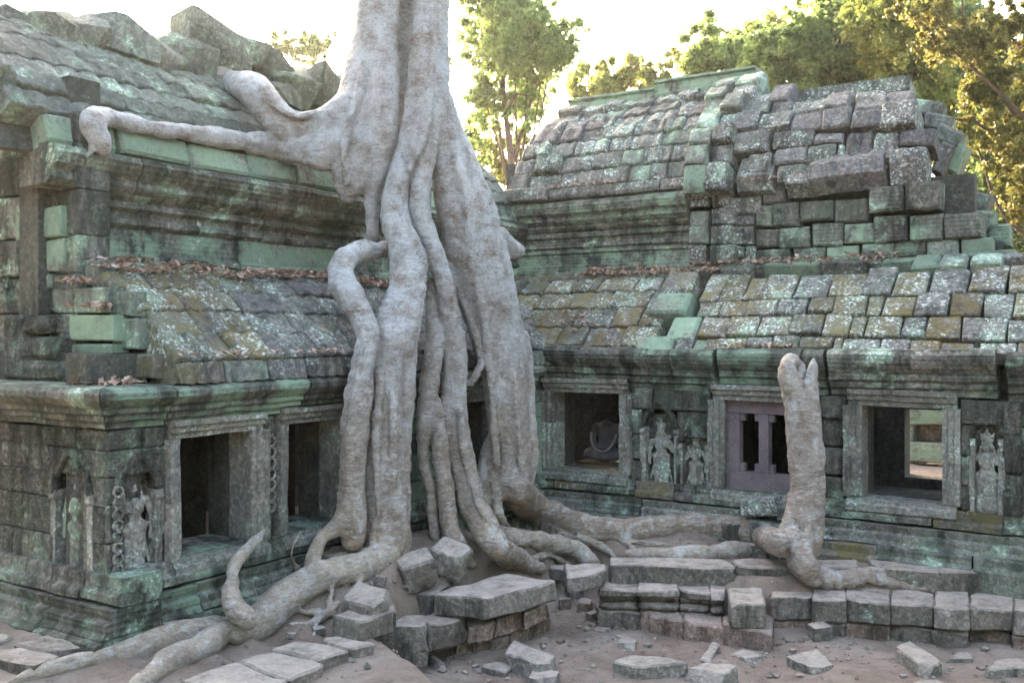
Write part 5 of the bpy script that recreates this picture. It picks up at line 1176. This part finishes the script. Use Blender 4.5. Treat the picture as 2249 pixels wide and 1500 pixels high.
tree_at('leafy_tree', 'tall green tree behind the collapsed roof', 1800, 26, [(1780, 110, 90, 80, 22), (1850, 60, 90, 70, 16), (1730, 60, 60, 50, 8), (1900, 180, 80, 60, 12), (1790, 190, 70, 40, 10), (1720, 150, 70, 60, 12), (1880, 120, 90, 80, 14)], M['leaf_a'], 34000, .19, 5, .25)
tree_at('leafy_tree', 'yellowish tree standing behind the broken roof end', 2000, 24, [(2010, 140, 90, 90, 20), (1960, 40, 90, 50, 14), (2050, 260, 70, 70, 12), (1980, 210, 60, 50, 10)], M['leaf_b'], 30000, .17, 6, .22)
tree_at('leafy_tree', 'dark green tree behind the brown branched tree', 2200, 30, [(2150, 120, 110, 100, 20), (2200, 320, 90, 120, 18), (2240, 480, 80, 90, 12), (2300, 200, 120, 150, 16), (2150, 400, 40, 80, 8)], M['leaf_c'], 40000, .22, 7, .25)
tree_at('branching_tree', 'olive leaved tree with reddish brown bending branches by the broken roof end', 2480, 17, [(2000, 25, 110, 22, 10), (2110, 100, 90, 50, 14), (2190, 190, 80, 70, 14), (2220, 330, 60, 70, 10), (2120, 300, 60, 50, 8), (2230, 450, 40, 60, 7), (2230, 60, 80, 60, 10), (2350, 250, 120, 200, 14)], M['leaf_d'], 42000, .11, 8, .22, .3,
        limbs=([(2480, 420, 22, 17), (2330, 340, 14, 17), (2240, 268, 10, 17), (2190, 190, 8, 17), (2130, 110, 7, 17), (2060, 50, 6, 17), (1980, 10, 4, 17)], [(2150, 130, 6, 17), (2120, 60, 5, 17), (2110, -30, 4, 17)], [(2480, 600, 20, 17), (2300, 540, 10, 17), (2230, 500, 7, 17), (2190, 450, 5, 17), (2150, 330, 4, 17)], [(2330, 340, 8, 17), (2180, 290, 7, 17), (2130, 265, 6, 17), (2050, 262, 3, 17)]), small=.16, top=(2500, -100))
tree_at('leafy_tree', 'pale sunlit treetop peeping over the broken left ridge', 720, 32, [(690, 105, 50, 24, 8), (600, 90, 40, 40, 4)], M['leaf_b'], 2600, .2, 9, .12, small=.22)
# ruin beyond the far window
ruin = thing('ruined_wall', (-3.6, 16.5, .5), 'low broken wall of tumbled stones glimpsed through the far window', 'ruined wall')
rs = random.Random(31)
for k in range(34):
    w = rs.uniform(.35, .7); h = .32; row = k//12; chunk('stone_block', R.choice([M['wall'], M['green'], M['slab']]), (-5.6+(k % 12)*.42+rs.uniform(-.1, .1), 16.5+rs.uniform(-.2, .2), .55+row*.3+h/2), (w, .5, h), (rs.uniform(-.1, .1), rs.uniform(-.1, .1), rs.uniform(-.2, .2)), ruin, cut=2, seed=900+k, origin='center')
tree_at('leafy_tree', 'pale green tree filling the sky gap behind the tall green tree', 1930, 36, [(1900, 20, 120, 60, 18), (2040, 60, 120, 90, 18), (1700, 110, 100, 60, 14), (2000, 220, 100, 90, 14), (1620, 90, 60, 40, 6)], M['leaf_b'], 30000, .24, 10, .25)
# distant wood behind everything
rs = random.Random(77); cl = []
for k in range(260):
    px = rs.uniform(-600, 3000); d = rs.uniform(46, 75); h = rs.uniform(.5, 6.5 if px > 1500 else 3.8); b = at(px, 730, d); cl.append((b.x, b.y, h, rs.uniform(1.2, 2.4)))
V, F = foliage(cl, 36000, .55, 99, .2); c = V.mean(0)
root = bpy.data.objects.new('far_wood', None); root.location = (c[0], c[1], 0); COL.objects.link(root); tag(root, 'dense far off wood behind the temple', 'wood', kind='stuff'); big_mesh('foliage', V, F, M['leaf_c'], root)['kind'] = 'stuff'

# unseen wood added behind and beside the viewer to block low sky light
rs = random.Random(78); cl = []
for k in range(420):
    ph = TH+math.radians(rs.uniform(52, 308)); d = rs.uniform(15, 22); b = Vector((-math.sin(ph), math.cos(ph), 0))*d; cl.append((b.x, b.y, rs.uniform(.5, 13), rs.uniform(1.4, 2.6)))
V, F = foliage(cl, 42000, .55, 98, .2); c = V.mean(0)
root = bpy.data.objects.new('added_shade_wood', None); root.location = (c[0], c[1], 0); COL.objects.link(root); tag(root, 'dense unseen wood added opposite the temple to block low sky light', 'wood', kind='stuff'); big_mesh('foliage', V, F, M['leaf_c'], root)['kind'] = 'stuff'
# ------------------------------------------------------------------ the misty air
hz = bpy.data.meshes.new('haze'); bm = bmesh.new(); bmesh.ops.create_cube(bm, size=1); bm.to_mesh(hz); bm.free()
ho = bpy.data.objects.new('haze', hz); COL.objects.link(ho); ho.location = (0, 0, 14.5); ho.scale = (1240, 1240, 31); ho['kind'] = 'stuff'
hm = bpy.data.materials.new('haze_air'); hm.use_nodes = True; n = hm.node_tree.nodes; n.clear(); out = n.new('ShaderNodeOutputMaterial'); pv = n.new('ShaderNodeVolumePrincipled')
pv.inputs['Color'].default_value = (.9, .93, .95, 1); pv.inputs['Density'].default_value = .00026; pv.inputs['Anisotropy'].default_value = .65
hm.node_tree.links.new(pv.outputs[0], out.inputs['Volume']); hz.materials.append(hm)
